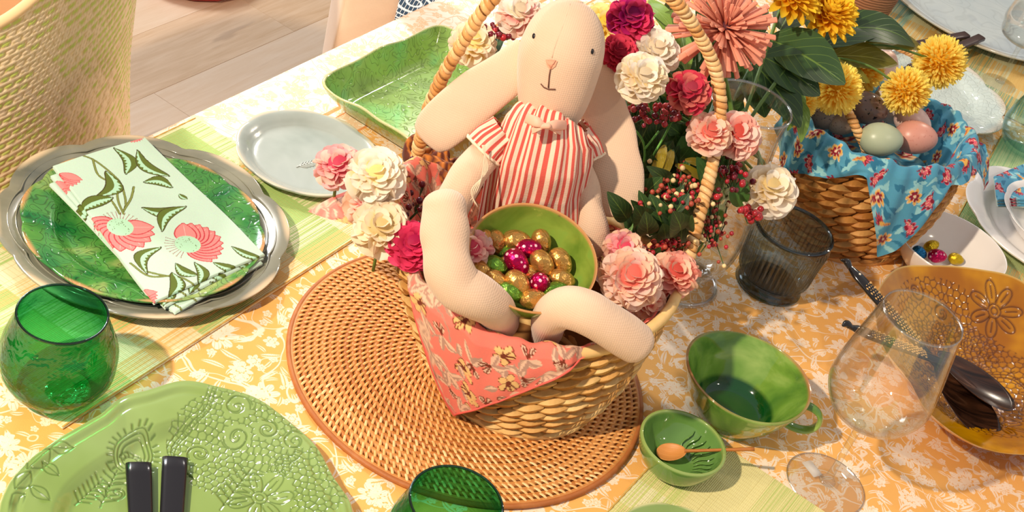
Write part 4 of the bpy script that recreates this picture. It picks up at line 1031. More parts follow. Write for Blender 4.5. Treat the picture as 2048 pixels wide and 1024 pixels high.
M_HORN = m_plain('polished_black_horn', S(26, 20, 18), 0.12, coat=0.5)
M_HEAD = (lambda: (lambda k: k.pbr(k.ramp(k.noise(14, k.scale(k.coord(), 1, 6, 1), 3, 0.5, 1.0), [(0.35, S(28, 16, 12)), (0.6, S(74, 44, 28)), (0.8, S(136, 96, 70))]), 0.22))(N_('streaked_dark_horn')))()
M_BONE = m_plain('bone_fishscale_inlay', S(206, 160, 96), 0.45)
def server(label, tip, mid, head, hr, hw, headrot, flipz=0.0):
    """salad server: horn handle with a bird-like end, a band of scale-cut inlay and a big oval bowl"""
    t = thing('salad_server', label, 'salad server', head, group='horn salad servers in the amber bowl')
    d = (head-tip).normalized(); side = d.cross(Vector((0, 0, 1))).normalized(); up = side.cross(d)
    L = (head-tip).length
    pts = [tip, tip.lerp(head, 0.10), tip.lerp(head, 0.35), tip.lerp(head, 0.62), tip.lerp(head, 0.82)]
    V, F, uv = loft(pts, [0.0035, 0.0085, 0.0095, 0.0075, 0.006], [0.003, 0.0045, 0.0045, 0.004, 0.0035], side, 26, 18, cap=0.6)
    obj('handle', V, F, M_HORN, t)
    # scale-cut inlay: rows of little raised chips
    chips = []; n = 24
    for i in range(n):
        f = 0.16+0.48*i/(n-1); c = tip.lerp(head, f)
        for s in (-1.1, -0.38, 0.38, 1.1):
            p = c+side*(s*0.0052+(0.0013 if i % 2 else -0.0013))+up*(0.0042-abs(s)*0.0009)
            V_ = np.array([p-d*0.0020, p+side*0.0017, p+d*0.0022, p-side*0.0017, p+up*0.0014])
            chips.append((V_, np.array([[0, 1, 4, 4], [1, 2, 4, 4], [2, 3, 4, 4], [3, 0, 4, 4]])))
    Vc, Fc = cat_(chips); obj('inlay', Vc, [tuple(dict.fromkeys(f)) for f in Fc.tolist()], M_BONE, t, smooth=False, kind='stuff')
    p = tip.lerp(head, 0.075)+up*0.0045
    obj('dot', *(lambda VF: (VF[0]+np.array(p), VF[1]))(lathe([(0, 0.0008), (0.0014, 0.0004), (0.0016, -0.001), (0, -0.001)], 10, 2)), m_plain('bone_dot', S(230, 220, 200), 0.4), t)
    # knob shaped like a small beak
    V, F, uv = loft([tip-d*0.001, tip-d*0.008+up*0.002, tip-d*0.013+side*0.003], [0.0045, 0.0055, 0.002], [0.003, 0.004, 0.0015], side, 10, 12, cap=0.7)
    obj('beak', V, F, M_HORN, t)
    nu, nv = 36, 14
    U, Rg = np.meshgrid(np.linspace(0, 2*pi, nu, endpoint=False), np.linspace(0.01, 1, nv), indexing='ij')
    X = Rg*hr*np.cos(U)+hr*0.35; Y = Rg*hw*np.sin(U)*(1-0.18*np.cos(U)*-1); Zt = -0.34*hw*(1-Rg**2)
    q = Quaternion(up, headrot); d2, s2 = q@d, q@side
    W3 = lambda X, Y, Z: np.array(head)+X[..., None]*np.array(d2)+Y[..., None]*np.array(s2)+Z[..., None]*np.array(up)
    V1 = W3(X, Y, Zt).reshape(-1, 3); V2 = W3(X, Y*1.01, Zt-0.0022*(1.25-Rg)).reshape(-1, 3)
    F1 = gridF(nu, nv, cu=True); off = len(V1); i = np.arange(nu); j = (i+1) % nu
    Fl = np.stack([i*nv+nv-1, off+i*nv+nv-1, off+j*nv+nv-1, j*nv+nv-1], 1)
    obj('spoon_bowl', np.concatenate([V1, V2]), np.concatenate([F1[:, ::-1], F1+off, Fl]), M_HEAD, t)
server('black horn salad server with its handle pointing to the egg basket', at(1700, 535, 0.088), None, at(1912, 772, 0.040), 0.056, 0.033, -0.15)
server('black horn salad server crossing below the other, handle over the bowl lip', at(1704, 655, 0.078), None, at(1925, 740, 0.050), 0.054, 0.031, -0.50)

# ------------------------------------------------------------------ white bowl with foil eggs, small white cup, white stack
wb = thing('white_bowl', 'cream-white bowl with four foil-wrapped eggs behind the amber bowl', 'bowl', (0.552, 1.622, 0.0004))
R, H = 0.0755, 0.050
V, F = lathe([(0, 0.006), (0.03, 0.0065), (0.052, 0.016), (0.066, 0.032), (R-0.002, H-0.001), (R-0.0005, H), (R+0.001, H-0.0015), (0.069, 0.030), (0.055, 0.012), (0.035, 0.001), (0.03, 0), (0, 0.002)], 80, 6)
obj('bowl_body', V, F, G_WHITE, wb, world=False, col=np.zeros((len(V), 3)))
F_GOLD, F_PINK, F_GREEN, F_BLUE, F_YEL = m_foil('gold_foil', S(226, 172, 92)), m_foil('magenta_dotted_foil', S(206, 14, 92), S(240, 190, 200), 190), m_foil('green_foil', S(120, 170, 60)), m_foil('blue_foil', S(30, 120, 180)), m_foil('yellow_foil', S(214, 180, 30))
def egg_mesh(name, mat, r, l, n=20, seg=20, crinkle=0.0):
    t = np.linspace(0, pi, n); z = -np.cos(t)*l; rr = np.sin(t)*r*(1-0.13*np.cos(pi-t))
    th = np.arange(seg)*2*pi/seg
    V = np.stack([np.outer(rr, np.cos(th)), np.outer(rr, np.sin(th)), np.outer(z, np.ones(seg))], -1)
    if crinkle:
        V = V*(1+crinkle*np.sin(V[..., 0:1]*900+V[..., 2:3]*700)*np.cos(V[..., 1:2]*800))
    V[0] += 0; return mkmesh(name, V.reshape(-1, 3), gridF(n, seg, cv=True)[:, ::-1], mat)
EM = {k: egg_mesh('foil_egg', m_, 0.0088, 0.0122, 14, 16, 0.02) for k, m_ in (('gold', F_GOLD), ('magenta', F_PINK), ('green', F_GREEN), ('blue', F_BLUE), ('yellow', F_YEL))}
def foil_egg(colr, label, c, ang, tilt, group, s=1.0):
    o = bpy.data.objects.new('foil_egg', EM[colr]); COL.objects.link(o); o.location = c
    d = (CR*cos(ang)-CU*sin(ang)); d = (d+CF*tilt).normalized()     # long axis
    o.rotation_mode = 'QUATERNION'; o.rotation_quaternion = d.to_track_quat('Z', 'Y'); o.scale = (s, s, s)
    tag(o, label, 'chocolate egg', group)
for colr, lab, px, py, h, a in (('blue', 'blue foil egg in the white bowl', 1839, 505, .017, 0.6), ('yellow', 'larger yellow foil egg at the back of the white bowl', 1863, 492, .019, -0.4),
                                ('magenta', 'magenta dotted foil egg in the white bowl', 1875, 512, .020, 0.1), ('yellow', 'small yellow foil egg in the white bowl by the amber lip', 1912, 518, .017, 0.3)):
    foil_egg(colr, lab, at(px, py, h), a, 0.1, 'foil eggs in the white bowl', 1.08 if colr == 'magenta' else 0.92)
q = at(1852, 372, 0.03); t = thing('espresso_cup', 'small white cup half hidden behind the egg basket cloth', 'cup', (q.x, q.y, 0))
V, F = lathe([(0, 0.006), (0.02, 0.007), (0.030, 0.020), (0.034, 0.040), (0.0355, 0.041), (0.036, 0.039), (0.033, 0.018), (0.022, 0.001), (0, 0.001)], 48, 5); obj('cup_body', V, F, G_WHITE, t, world=False, col=np.zeros((len(V), 3)))
t = thing('white_charger', 'white scalloped plate at the right edge under the napkin bowl', 'plate', (0.752, 1.815, 0.0025))
V, F = lathe(plate_prof(0.150, 0.020, 0.0045, 0.68), 160, 6, lobes(9, 0.05, 0.3, 0.7, 0.003, 0.09, 0.15)); obj('dish', V, F, G_WHITE, t, world=False, col=np.zeros((len(V), 3)))
t = thing('white_deep_plate', 'white deep plate stacked on the white scalloped plate at right', 'plate', (0.757, 1.800, 0.0085))
V, F = lathe([(0, 0.006), (0.06, 0.006), (0.085, 0.014), (0.100, 0.030), (0.108, 0.034), (0.109, 0.033), (0.102, 0.027), (0.088, 0.010), (0.06, 0.0), (0, 0.001)], 120, 5, lobes(12, 0.02, 0, 0.7, 0, 0.08, 0.11)); obj('dish', V, F, G_WHITE, t, world=False, col=np.zeros((len(V), 3)))

# upper right: large pale platter, pale relief plate, two brown knives
G_PALE = m_glaze('pale_blue_grey_glaze', S(190, 200, 200), S(206, 212, 208), S(180, 190, 196), scroll=0.15, sscale=16, nscale=5, rim=S(214, 196, 164), rough=0.08)
t = thing('pale_platter', 'large pale blue-grey glossy platter cut off by the top right corner', 'platter', (0.690, 2.545, 0.0025))
V, F = lathe(plate_prof(0.205, 0.024, 0.005, 0.70), 200, 6, lobes(7, 0.05, 0.9, 0.8, 0.004, 0.12, 0.2)); obj('dish', V, F, G_PALE, t, world=False, col=rim_attr(V, V[:, 2].max(), band=0.004))
G_ICE = m_glaze('ice_glaze', S(206, 216, 206), S(218, 226, 216), S(200, 212, 204), cells=95, nscale=5, rim=S(226, 206, 180), rough=0.08)
t = thing('relief_plate', 'pale ice-green lace-relief plate behind the egg basket', 'plate', (0.545, 2.130, 0.0026))
V, F = lathe(plate_prof(0.143, 0.020, 0.0045, 0.64), 200, 6, lobes(9, 0.07, 0.2, 0.7, 0.003, 0.09, 0.14)); obj('dish', V, F, G_ICE, t, world=False, col=rim_attr(V, V[:, 2].max(), band=0.0025))
M_BRN = m_plain('dark_brown_horn', S(70, 50, 46), 0.3)
for lab, a, b in (('brown-handled knife across the relief plate, nearer the top edge', (1933, 70), (1800, 95)), ('brown-handled knife across the relief plate, nearer the yellow flower', (1962, 75), (1820, 135))):
    p, q = at(*a, 0.034), at(*b, 0.026); kn = thing('knife', lab, 'knife', q, group='knives on the relief plate')
    bar(q, p, 0.013, 0.017, 0.008, M_BRN, 'handle', kn); d = (q-p).normalized(); bar(q, q+d*0.05, 0.012, 0.009, 0.002, M_STL, 'blade', kn)
q = at(1728, 2, 0.03); t = thing('brown_basket', 'brown woven basket corner at the top edge behind the leaves', 'basket', (q.x, q.y+0.03, 0))
k = N_('brown_weave'); co = k.coord(); wv1 = k.n('ShaderNodeTexWave', {'Vector': co, 'Scale': 60.0, 'Distortion': 2.0}, bands_direction='Z').outputs[1]
MBW = k.pbr(k.mix(wv1, S(120, 78, 52), S(176, 122, 86)), 0.8, normal=k.bump(wv1, 0.6, 0.002))
V, F = lathe([(0, 0.004), (0.045, 0.004), (0.054, 0.03), (0.058, 0.058), (0.061, 0.058), (0.058, 0.03), (0.048, 0.0), (0, 0)], 40, 4, mod=lambda T, R, Z: (R*(1+0.02*np.sin(T*20)), Z)); obj('weave', V, F, MBW, t, world=False)
V, F = lathe([(0, 0.05), (0.035, 0.049), (0.052, 0.042), (0.04, 0.03), (0, 0.028)], 32, 4); obj('lid', V, F, MBW, t, world=False)
# ------------------------------------------------------------------ flat print on cloth: colours worked out per vertex from drawn motifs
class Paint:
    def __init__(s, P, base):
        s.P = np.asarray(P, float); s.c = np.empty((len(P), 3)); s.c[:] = base
    def _box(s, lo, hi): return np.where((s.P[:, 0] > lo[0])&(s.P[:, 0] < hi[0])&(s.P[:, 1] > lo[1])&(s.P[:, 1] < hi[1]))[0]
    def local(s, c, r, ang):
        i = s._box((c[0]-r, c[1]-r), (c[0]+r, c[1]+r)); d = s.P[i]-np.asarray(c); ca, sa = cos(ang), sin(ang)
        return i, d[:, 0]*ca+d[:, 1]*sa, -d[:, 0]*sa+d[:, 1]*ca
    def put(s, i, m, col, a=1.0): j = i[m]; s.c[j] = s.c[j]*(1-a)+np.asarray(col)*a
    def stroke(s, pts, w, col, a=1.0, n=0):
        pts = np.asarray(pts, float)
        if n: pts = catmull(np.column_stack([pts, np.zeros(len(pts))]), n)[:, :2]
        lo, hi = pts.min(0)-w*1.5, pts.max(0)+w*1.5; i = s._box(lo, hi)
        if len(i): s.put(i, seg_dist(s.P[i], pts) < w, col, a)
    def leaf(s, c, L, wd, ang, dark, light=None, edge=None, teeth=9, bend=0.0):
        """leaf from c along ang; one half dark, the other pale with saw-toothed border"""
        i, x, y = s.local(c, L*1.15, ang); t = x/L; y = y-bend*L*np.sin(np.clip(t, 0, 1)*pi)
        prof = wd*np.sin(np.clip(t, 0, 1)*pi)**0.75*(1-0.25*t); ins = (t > 0)&(t < 1)&(np.abs(y) < prof)
        if edge is not None: s.put(i, (t > -0.03)&(t < 1.03)&(np.abs(y) < prof+wd*0.12), edge)
        s.put(i, ins, dark)
        if light is not None:
            saw = np.abs((t*teeth) % 1.0-0.5)*2
            s.put(i, ins&(y > -prof*0.05)&(y < prof*(0.45+0.4*saw)), light)
    def petals(s, c, r, n, ph, col, line=None, r0=0.25, squash=1.0, ang=0.0, fan=None):
        i, x, y = s.local(c, r*1.15, ang); y = y/squash; rr = np.hypot(x, y); a = np.arctan2(y, x)-ph
        k = (a/(2*pi)*n) % 1.0; edge = r*(r0+(1-r0)*np.sin(k*pi)**0.4)
        m = rr < edge
        if fan is not None: m &= np.abs(((np.arctan2(y, x)+pi) % (2*pi))-pi) < fan
        s.put(i, m, col)
        if line is not None: s.put(i, m&((k < 0.06)|(k > 0.94)|(rr > edge*0.93)), line)
    def disc(s, c, r, col, squash=1.0, ang=0.0):
        i, x, y = s.local(c, r*1.2, ang); s.put(i, (x*x+(y/squash)**2) < r*r, col)

def print_coral(P):
    p = Paint(P, S(242, 124, 106)); P = P/1.5; p.P = P; rs = np.random.RandomState(5)
    lo, hi = P.min(0), P.max(0); n = int((hi[0]-lo[0])*(hi[1]-lo[1])/0.00020)
    TA, GY, BR, CR_ = S(236, 190, 160), S(186, 142, 122), S(120, 48, 26), S(236, 186, 120)
    pts = []
    for _ in range(n*6):
        q = rs.uniform(lo, hi)
        if all((q[0]-a)**2+(q[1]-b)**2 > 0.0122**2 for a, b in pts): pts.append(q)
    for q in pts:
        k = rs.randint(3); a = rs.uniform(0, 6.28)
        if k == 0:
            for j in range(3):
                b = a+(j-1)*0.8; p.leaf(q, 0.014, 0.0032, b, TA, GY, GY, 3)
            p.stroke([q, q+0.012*np.array([cos(a+2.6), sin(a+2.6)]), q+0.02*np.array([cos(a+3.1), sin(a+3.1)])], 0.0006, GY, n=10)
        elif k == 1:
            p.petals(q, 0.0075, 5, a, CR_, BR); p.disc(q, 0.0018, BR)
            for j in range(3): p.stroke([q, q+0.0065*np.array([cos(a+j*.7), sin(a+j*.7)])], 0.0006, BR)
            p.leaf(q+0.008*np.array([cos(a+2), sin(a+2)]), 0.011, 0.0026, a+2, GY, TA)
        else:
            p.petals(q, 0.0085, 7, 0, TA, BR, ang=a, fan=0.9); p.leaf(q, 0.012, 0.003, a+2.6, TA, GY); p.leaf(q, 0.012, 0.003, a-2.6, GY, TA)
            for j in range(4): p.stroke([q, q+0.007*np.array([cos(a-.5+j*.35), sin(a-.5+j*.35)])], 0.0005, BR)
    return p.c
def print_blue(P):
    p = Paint(P, S(84, 156, 184)); rs = np.random.RandomState(9)
    lo, hi = P.min(0), P.max(0)
    LB, DB, RD, PK, YL, CRM = S(150, 204, 208), S(48, 118, 150), S(140, 24, 48), S(226, 96, 112), S(232, 178, 90), S(238, 206, 170)
    for _ in range(int((hi[0]-lo[0])*(hi[1]-lo[1])/0.00022)):
        q = rs.uniform(lo, hi); p.leaf(q, rs.uniform(.012, .02), .0035, rs.uniform(0, 6.28), LB if rs.rand() < .6 else DB, bend=.15)
    pts = []
    for _ in range(int((hi[0]-lo[0])*(hi[1]-lo[1])/0.0001)):
        q = rs.uniform(lo, hi)
        if all((q[0]-a)**2+(q[1]-b)**2 > 0.026**2 for a, b in pts): pts.append(q)
    for q in pts:
        k = rs.randint(3); a = rs.uniform(0, 6.28)
        if k == 0:
            p.petals(q, 0.0115, 7, a, YL, CRM); p.petals(q, 0.0075, 7, a, RD, S(200, 60, 40)); p.disc(q, 0.0022, CRM)
        elif k == 1:
            p.petals(q, 0.0125, 9, 0, RD, PK, ang=a, fan=1.7, r0=.5); p.petals(q, 0.0085, 9, 0, PK, CRM, ang=a, fan=1.5, r0=.6); p.disc(q, 0.003, RD)
        else:
            for j in range(5):
                b = a+(j-2)*0.42; p.leaf(q, 0.014-abs(j-2)*.0015, 0.0022, b, RD, PK, None, 3)
            p.disc(q, 0.0035, YL); p.leaf(q, .013, .003, a+2.9, YL, S(210, 90, 50))
    return p.c

M_CLOTH = m_attr_cloth('printed_cotton', 0.75)
# ------------------------------------------------------------------ folded floral napkin on the left plates
def print_napkin(P):
    p = Paint(P, S(200, 226, 206)); Lc = lambda x, y: (lambda q: (q.x, q.y))(at(x, y, 0.036)); px = 1/1830
    OD, OL, LG, PK, PD, BR = S(96, 112, 38), S(134, 144, 70), S(182, 226, 192), S(246, 140, 136), S(196, 60, 70), S(70, 60, 20)
    def L(x0, y0, x1, y1, w=9, bend=0.1, tooth=9):
        a, b = np.array(Lc(x0, y0)), np.array(Lc(x1, y1)); d = b-a; p.leaf(a, np.hypot(*d), w*px*1.25, atan2(d[1], d[0]), OD, LG, BR, tooth, bend)
    def St(*pts, w=1.7): p.stroke([Lc(*q) for q in pts], (w+0.8)*px, BR, n=24); p.stroke([Lc(*q) for q in pts], w*px, OL, n=24)
    St((165, 315), (190, 325), (225, 350), (243, 370), (252, 405), (246, 422)); St((243, 370), (235, 385), (238, 405), (248, 425))
    St((185, 322), (195, 350), (215, 362), (238, 362)); St((205, 395), (222, 400), (240, 425)); St((268, 372), (262, 395), (250, 415))
    St((290, 535), (330, 545), (365, 550), (400, 570), (430, 590)); St((262, 520), (300, 545), (352, 545)); St((400, 548), (440, 560), (470, 590))
    L(252, 348, 228, 300, 13, -.25); L(205, 372, 185, 410, 0); L(212, 345, 192, 395, 15, .3); L(225, 395, 160, 422, 14, -.1)
    L(338, 350, 275, 302, 13, .2); L(345, 372, 288, 362, 13, -.25); L(358, 412, 285, 412, 13, .22); L(372, 410, 325, 458, 12, -.2)
    L(322, 490, 295, 540, 12, -.3); L(345, 540, 340, 585, 12, .2); L(395, 545, 352, 522, 11, .2); L(480, 530, 428, 520, 9, .1); L(525, 508, 465, 488, 9, .1); L(400, 560, 390, 520, 10, -.2)
    L(428, 575, 395, 600, 10, .2); L(505, 525, 440, 540, 9, .15); L(385, 580, 335, 590, 9, .2); L(185, 300, 140, 300, 9, .1); L(375, 395, 358, 385, 6)
    def bud(cx, cy, r, ang, fan=2.0):
        c = Lc(cx, cy)
        for k in range(11):
            a = ang-fan+2*fan*k/10; R = r*px*(1.0-0.10*abs(k-5)/5); w = r*px*0.34
            p.leaf(c, R, w*0.95, a, PK, None, PD)
            e = (c[0]+R*0.9*cos(a), c[1]+R*0.9*sin(a)); p.stroke([(c[0]+R*.35*cos(a+.02), c[1]+R*.35*sin(a+.02)), e], 0.5*px, S(252, 196, 186))
        p.disc(c, r*px*0.36, LG)
        rs = np.random.RandomState(3)
        for _ in range(26):
            a, q = rs.uniform(0, 6.28), r*px*.33*sqrt(rs.rand()); p.disc((c[0]+q*cos(a), c[1]+q*sin(a)), 0.9*px, OD)
        for k in range(9):
            a = ang+pi-0.8+1.6*k/8; b = (c[0]+r*px*.36*cos(a), c[1]+r*px*.36*sin(a)); e = (c[0]+r*px*.62*cos(a), c[1]+r*px*.62*sin(a)); p.stroke([b, e], 0.5*px, S(150, 40, 50)); p.disc(e, 1.6*px, S(150, 40, 50)); p.disc(e, 1.0*px, LG)
    dn = at(240, 500, .036)-at(240, 450, .036); a_dn = atan2(dn.y, dn.x)
    bud(241, 450, 70, a_dn, 1.7); bud(376, 484, 70, a_dn+2.0, 1.25)
    for (x, y, r, a) in ((128, 362, 42, a_dn+.4), (285, 590, 42, a_dn+.9), (270, 275, 30, a_dn+1)):
        c = Lc(x, y)
        for k in range(9):
            b = a-1.4+2.8*k/8; p.leaf((c[0]-r*px*.5*cos(a), c[1]-r*px*.5*sin(a)), r*px*1.05, r*px*.26, b*0.6+a*0.4, PK, None, PD)
    return p.c
def slab_cloth(name, corners, h0, h1, mat, parent, prt, n1=360, n2=230, thick=0.0022, sag=None, lab=None):
    """folded cloth layer: four plan corners A-B-C-D, soft edges; printed from its plan position"""
    A, B, C_, D = [np.array(q) for q in corners]
    u = np.linspace(0, 1, n1); v = np.linspace(0, 1, n2); U, V_ = np.meshgrid(u, v, indexing='ij')
    wob = 0.0016*np.sin(V_*9+1)*(U < .02)
    P = (A[:2]*(1-V_)[..., None]*(1-U)[..., None]+B[:2]*V_[..., None]*(1-U)[..., None]+C_[:2]*V_[..., None]*U[..., None]+D[:2]*(1-V_)[..., None]*U[..., None])
    Z = h0+(h1-h0)*U+0.0012*np.sin(U*7+V_*3)+0.0008*vnoise(U*10, V_*8, 1.0, 3)
    ed = np.minimum(np.minimum(U, 1-U)*n1, np.minimum(V_, 1-V_)*n2); Z = Z+thick*np.minimum(1, ed/2.5)**0.5
    if sag: Z = Z+sag(U, V_)
    top = np.concatenate([P, Z[..., None]], -1).reshape(-1, 3)
    k1, k2 = 40, 26; Ub, Vb = np.meshgrid(np.linspace(0, 1, k1), np.linspace(0, 1, k2), indexing='ij')
    bot = top.reshape(n1, n2, 3)[np.ix_(np.linspace(0, n1-1, k1).astype(int), np.linspace(0, n2-1, k2).astype(int))].copy(); bot[..., 2] -= thick*np.minimum(1, 1)*0.9
    col = prt(top[:, :2]); cb = np.empty((k1*k2, 3)); cb[:] = S(206, 218, 200)
    V, F = cat_([(top, gridF(n1, n2)[:, ::-1]), (bot.reshape(-1, 3), gridF(k1, k2))])
    return obj(name, V, F, mat, parent, col=np.concatenate([col, cb]), label=lab)
nA, nB, nC, nD = [at(x, y, h) for x, y, h in ((105, 333, .036), (290, 275, .036), (531, 508, .030), (308, 606, .030))]
nap = thing('folded_napkin', 'pale green napkin printed with pink blooms and olive leaves, folded on the green plate', 'napkin', (nA.x, nA.y, 0.0))
lowc = [at(x, y, h) for x, y, h in ((98, 368, .030), (270, 300, .030), (527, 524, .024), (350, 628, .024))]
slab_cloth('under_fold', lowc, 0.0295, 0.0225, M_CLOTH, nap, lambda P: print_napkin(P+np.array([0.01, 0.03])), 240, 160)
lowc = [at(x, y, h) for x, y, h in ((100, 352, .033), (280, 290, .033), (529, 514, .027), (330, 615, .027))]
slab_cloth('middle_fold', lowc, 0.0325, 0.0255, M_CLOTH, nap, lambda P: print_napkin(P+np.array([0.004, 0.015])), 240, 160)
slab_cloth('top_fold', (nA, nB, nC, nD), 0.0355, 0.0285, M_CLOTH, nap, print_napkin, 420, 270)

# ------------------------------------------------------------------ woven baskets
M_HY = m_straw('water_hyacinth', S(196, 138, 66), S(222, 170, 98), S(238, 200, 134), 0.5, 50)
M_HYD = m_plain('basket_core', S(150, 100, 50), 0.8)
def stitch_mesh(name, L, H, D, mat):
    """a plump lens-shaped strand with a slight twist"""
    n, s = 7, 6; V = []
    for i in range(n):
        t = i/(n-1); x = (t-0.5)*L; w = sin(pi*min(max(t, 0.03), 0.97))**0.7
        for j in range(s):
            a = j/s*2*pi+0.5*(t-0.5); V.append((x, (D*0.5)*w*cos(a), (H*0.5)*w*sin(a)+0.22*H*(t-0.5)*2))
    return mkmesh(name, np.array(V), gridF(n, s, cv=True), mat)
def basket(label, c_base, r_base, c_rim, rx, ry, hr, h0=0.0, group=None, rows=15, per=46, bulge=0.006, rot=0.0, mat=None, rim_extra=None, rby=None):
    rby = rby or r_base
    t = thing('basket', label, 'basket', (c_base[0], c_base[1], h0), group=group)
    cb, cr_ = np.array(c_base), np.array(c_rim)
    def surf(a, f, off=0.0):
        """point on the wall at angle a, height fraction f"""
        z = h0+(hr-h0+(rim_extra(a) if rim_extra else 0))*f
        cx, cy = cb+(cr_-cb)*f; g = f**0.8; bl = bulge*sin(pi*f)
        ex, ey = rx+(0), ry
        x = (r_base*(1-g)+rx*g+bl+off)*cos(a); y = (rby*(1-g)+ry*g+bl+off)*sin(a)
        return Vector((cx+x*cos(rot)-y*sin(rot), cy+x*sin(rot)+y*cos(rot), z))
    # inner wall
    th = np.linspace(0, 2*pi, 64, endpoint=False); P = [[surf(a, f, -0.004) for f in np.linspace(0.02, 0.97, 12)] for a in th]
    obj('inner_wall', np.array(P).reshape(-1, 3), gridF(64, 12, cu=True), M_HYD, t)
    q = [[Vector((cb[0], cb[1], h0+0.003)).lerp(surf(a, 0.02, -0.004), f) for f in (0.01, 0.5, 1.0)] for a in th]
    obj('base', np.array(q).reshape(-1, 3), gridF(64, 3, cu=True), M_HYD, t)
    items = []
    for i in range(rows):
        f = (i+0.5)/rows; L = 0.0; ring = [surf(2*pi*j/200, f) for j in range(200)]
        per_len = sum((ring[j]-ring[j-1]).length for j in range(200)); n = max(20, int(per_len/(0.0225)))
        hz = (hr-h0)/rows
        for j in range(n):
            a = (j+0.5*(i % 2)+random.uniform(-.12, .12))*2*pi/n
            p = surf(a, f); d = (surf(a+0.02, f)-surf(a-0.02, f)).normalized(); up = (surf(a, min(1, f+.05))-surf(a, max(0, f-.05))).normalized()
            nn = d.cross(up); Lk = per_len/n*1.32
            M = basis(d*Lk, nn*random.uniform(.85, 1.15), up*hz*random.uniform(1.15, 1.4), p)
            face = nn.dot((CP-p).normalized())
            items.append((-(face)*1.0, M))
    me = stitch_mesh('strand', 1.0, 1.0, 0.0095, mat or M_HY)
    items.sort(key=lambda x: x[0])
    for _, M in items[:300]: inst('strand', me, t, M)
    mv = np.empty(len(me.vertices)*3); me.vertices.foreach_get('co', mv); mv = np.column_stack([mv.reshape(-1, 3), np.ones(len(mv)//3)])
    fc = gridF(7, 6, cv=True); V, F = cat_([((mv@np.array(M).T)[:, :3], fc) for _, M in items[300:]])
    obj('far_strands', V, F, mat or M_HY, t, kind='stuff')
    V, F = tube([surf(a, 0.985, 0.001) for a in np.linspace(0, 2*pi, 100)], 0.0062, 8, caps=False); obj('rim', V, F, mat or M_HY, t)
    V, F = tube([surf(a, 0.01, 0.0) for a in np.linspace(0, 2*pi, 80)], 0.0052, 8, caps=False); obj('base_ring', V, F, mat or M_HY, t)
    return t, surf
def wrapped_handle(parent, pts, r, n, mat, core, step=0.0068):
    """cane core bound with turns of split cane, each turn its own piece"""
    P = catmull(np.array(pts), 400); d = np.r_[0, np.cumsum(np.linalg.norm(np.diff(P, axis=0), axis=1))]; L = d[-1]
    n = int(L/step); T = np.gradient(P, axis=0)
    V, F = tube(P[::8], r*0.86, 10); hnd = obj('handle', V, F, core, parent)
    th = np.arange(12)*2*pi/12; q = np.arange(6)*2*pi/6; TT, QQ = np.meshgrid(th, q, indexing='ij')
    R_ = r*0.86+0.17*step*np.cos(QQ); z = 0.54*step*np.sin(QQ)+0.35*step*np.sin(TT)
    me = mkmesh('binding_turn', np.stack([R_*np.cos(TT), R_*np.sin(TT), z], -1).reshape(-1, 3), gridF(12, 6, True, True)[:, ::-1], mat)
    for i in range(n):
        s = (i+0.5)/n*L; k = np.searchsorted(d, s); k = min(k, 399); t = Vector(T[k]); x, y, zz = ortho(t, (0.2, 1, 0.1))
        sc = random.uniform(.92, 1.1); M = basis(x*sc, y*sc, zz, Vector(P[k])); inst('binding_turn', me, hnd, M)
M_CANE = m_straw('split_cane', S(206, 140, 74), S(232, 178, 112), S(246, 210, 156), 0.4, 80)

B1, surf1 = basket('tapering water-hyacinth basket with cane handle, holding the toy rabbit, on the rattan mat', (0.045, 1.138), 0.088, (0.020, 1.172), 0.152, 0.132, 0.128, h0=0.0072, rows=11,
                   rim_extra=lambda a: 0.030*cos(a)**2)
hL, hR = at(838, 292, 0.155), at(1372, 528, 0.150)
wrapped_handle(B1, [hL-Vector((-0.004, 0, 0.05)), hL, at(868, 190, 0.24), at(925, 85, 0.315), at(985, -2, 0.37), at(1060, -62, 0.405), at(1160, -95, 0.425), at(1260, -72, 0.42), at(1340, -8, 0.395), at(1395, 65, 0.36), at(1432, 145, 0.32), at(1440, 235, 0.28), at(1425, 330, 0.235), at(1396, 440, 0.19), hR, hR-Vector((0.004, 0, 0.05))], 0.0072, 60, M_CANE, M_HYD)

def cloth_ring(parent, surf, prof, n1, n2, prt, mat, seed, name='lining_cloth', label=None, a0=0, a1=2*pi, P2=None):
    """prof(a, t) -> (angle, radial offset, z) ; the sheet is printed from its own surface coordinates"""
    A, T = np.meshgrid(np.linspace(a0, a1, n1), np.linspace(0, 1, n2), indexing='ij')
    V = prof(A, T); V = V.reshape(-1, 3)
    rs = V.reshape(n1, n2, 3); du = np.linalg.norm(np.diff(rs[:, n2//2], axis=0), axis=1).sum(); dv = np.linalg.norm(np.diff(rs, axis=1), axis=2).sum(1).mean()
    arc = np.concatenate([np.zeros((n1, 1)), np.cumsum(np.linalg.norm(np.diff(rs, axis=1), axis=2), axis=1)], 1)
    P = np.stack([(A-a0)/(a1-a0)*du, arc], -1).reshape(-1, 2)
    return obj(name, V, gridF(n1, n2), mat, parent, col=prt(P), label=label)
def surf_np(cb, cr_, rb, rx, ry, h0, hr, bulge, extra, rby=None, rot=0.0):
    rby = rby or rb; ca, sa = cos(rot), sin(rot)
    """vectorised basket wall"""
    def f(a, fr, off):
        z = h0+(hr-h0+extra(a))*fr; g = np.clip(fr, 0, 1.5)**0.8; bl = bulge*np.sin(pi*np.clip(fr, 0, 1))
        cx = cb[0]+(cr_[0]-cb[0])*fr; cy = cb[1]+(cr_[1]-cb[1])*fr
        X, Y = (rb*(1-g)+rx*g+bl+off)*np.cos(a), (rby*(1-g)+ry*g+bl+off)*np.sin(a)
        return cx+X*ca-Y*sa, cy+X*sa+Y*ca, z
    return f
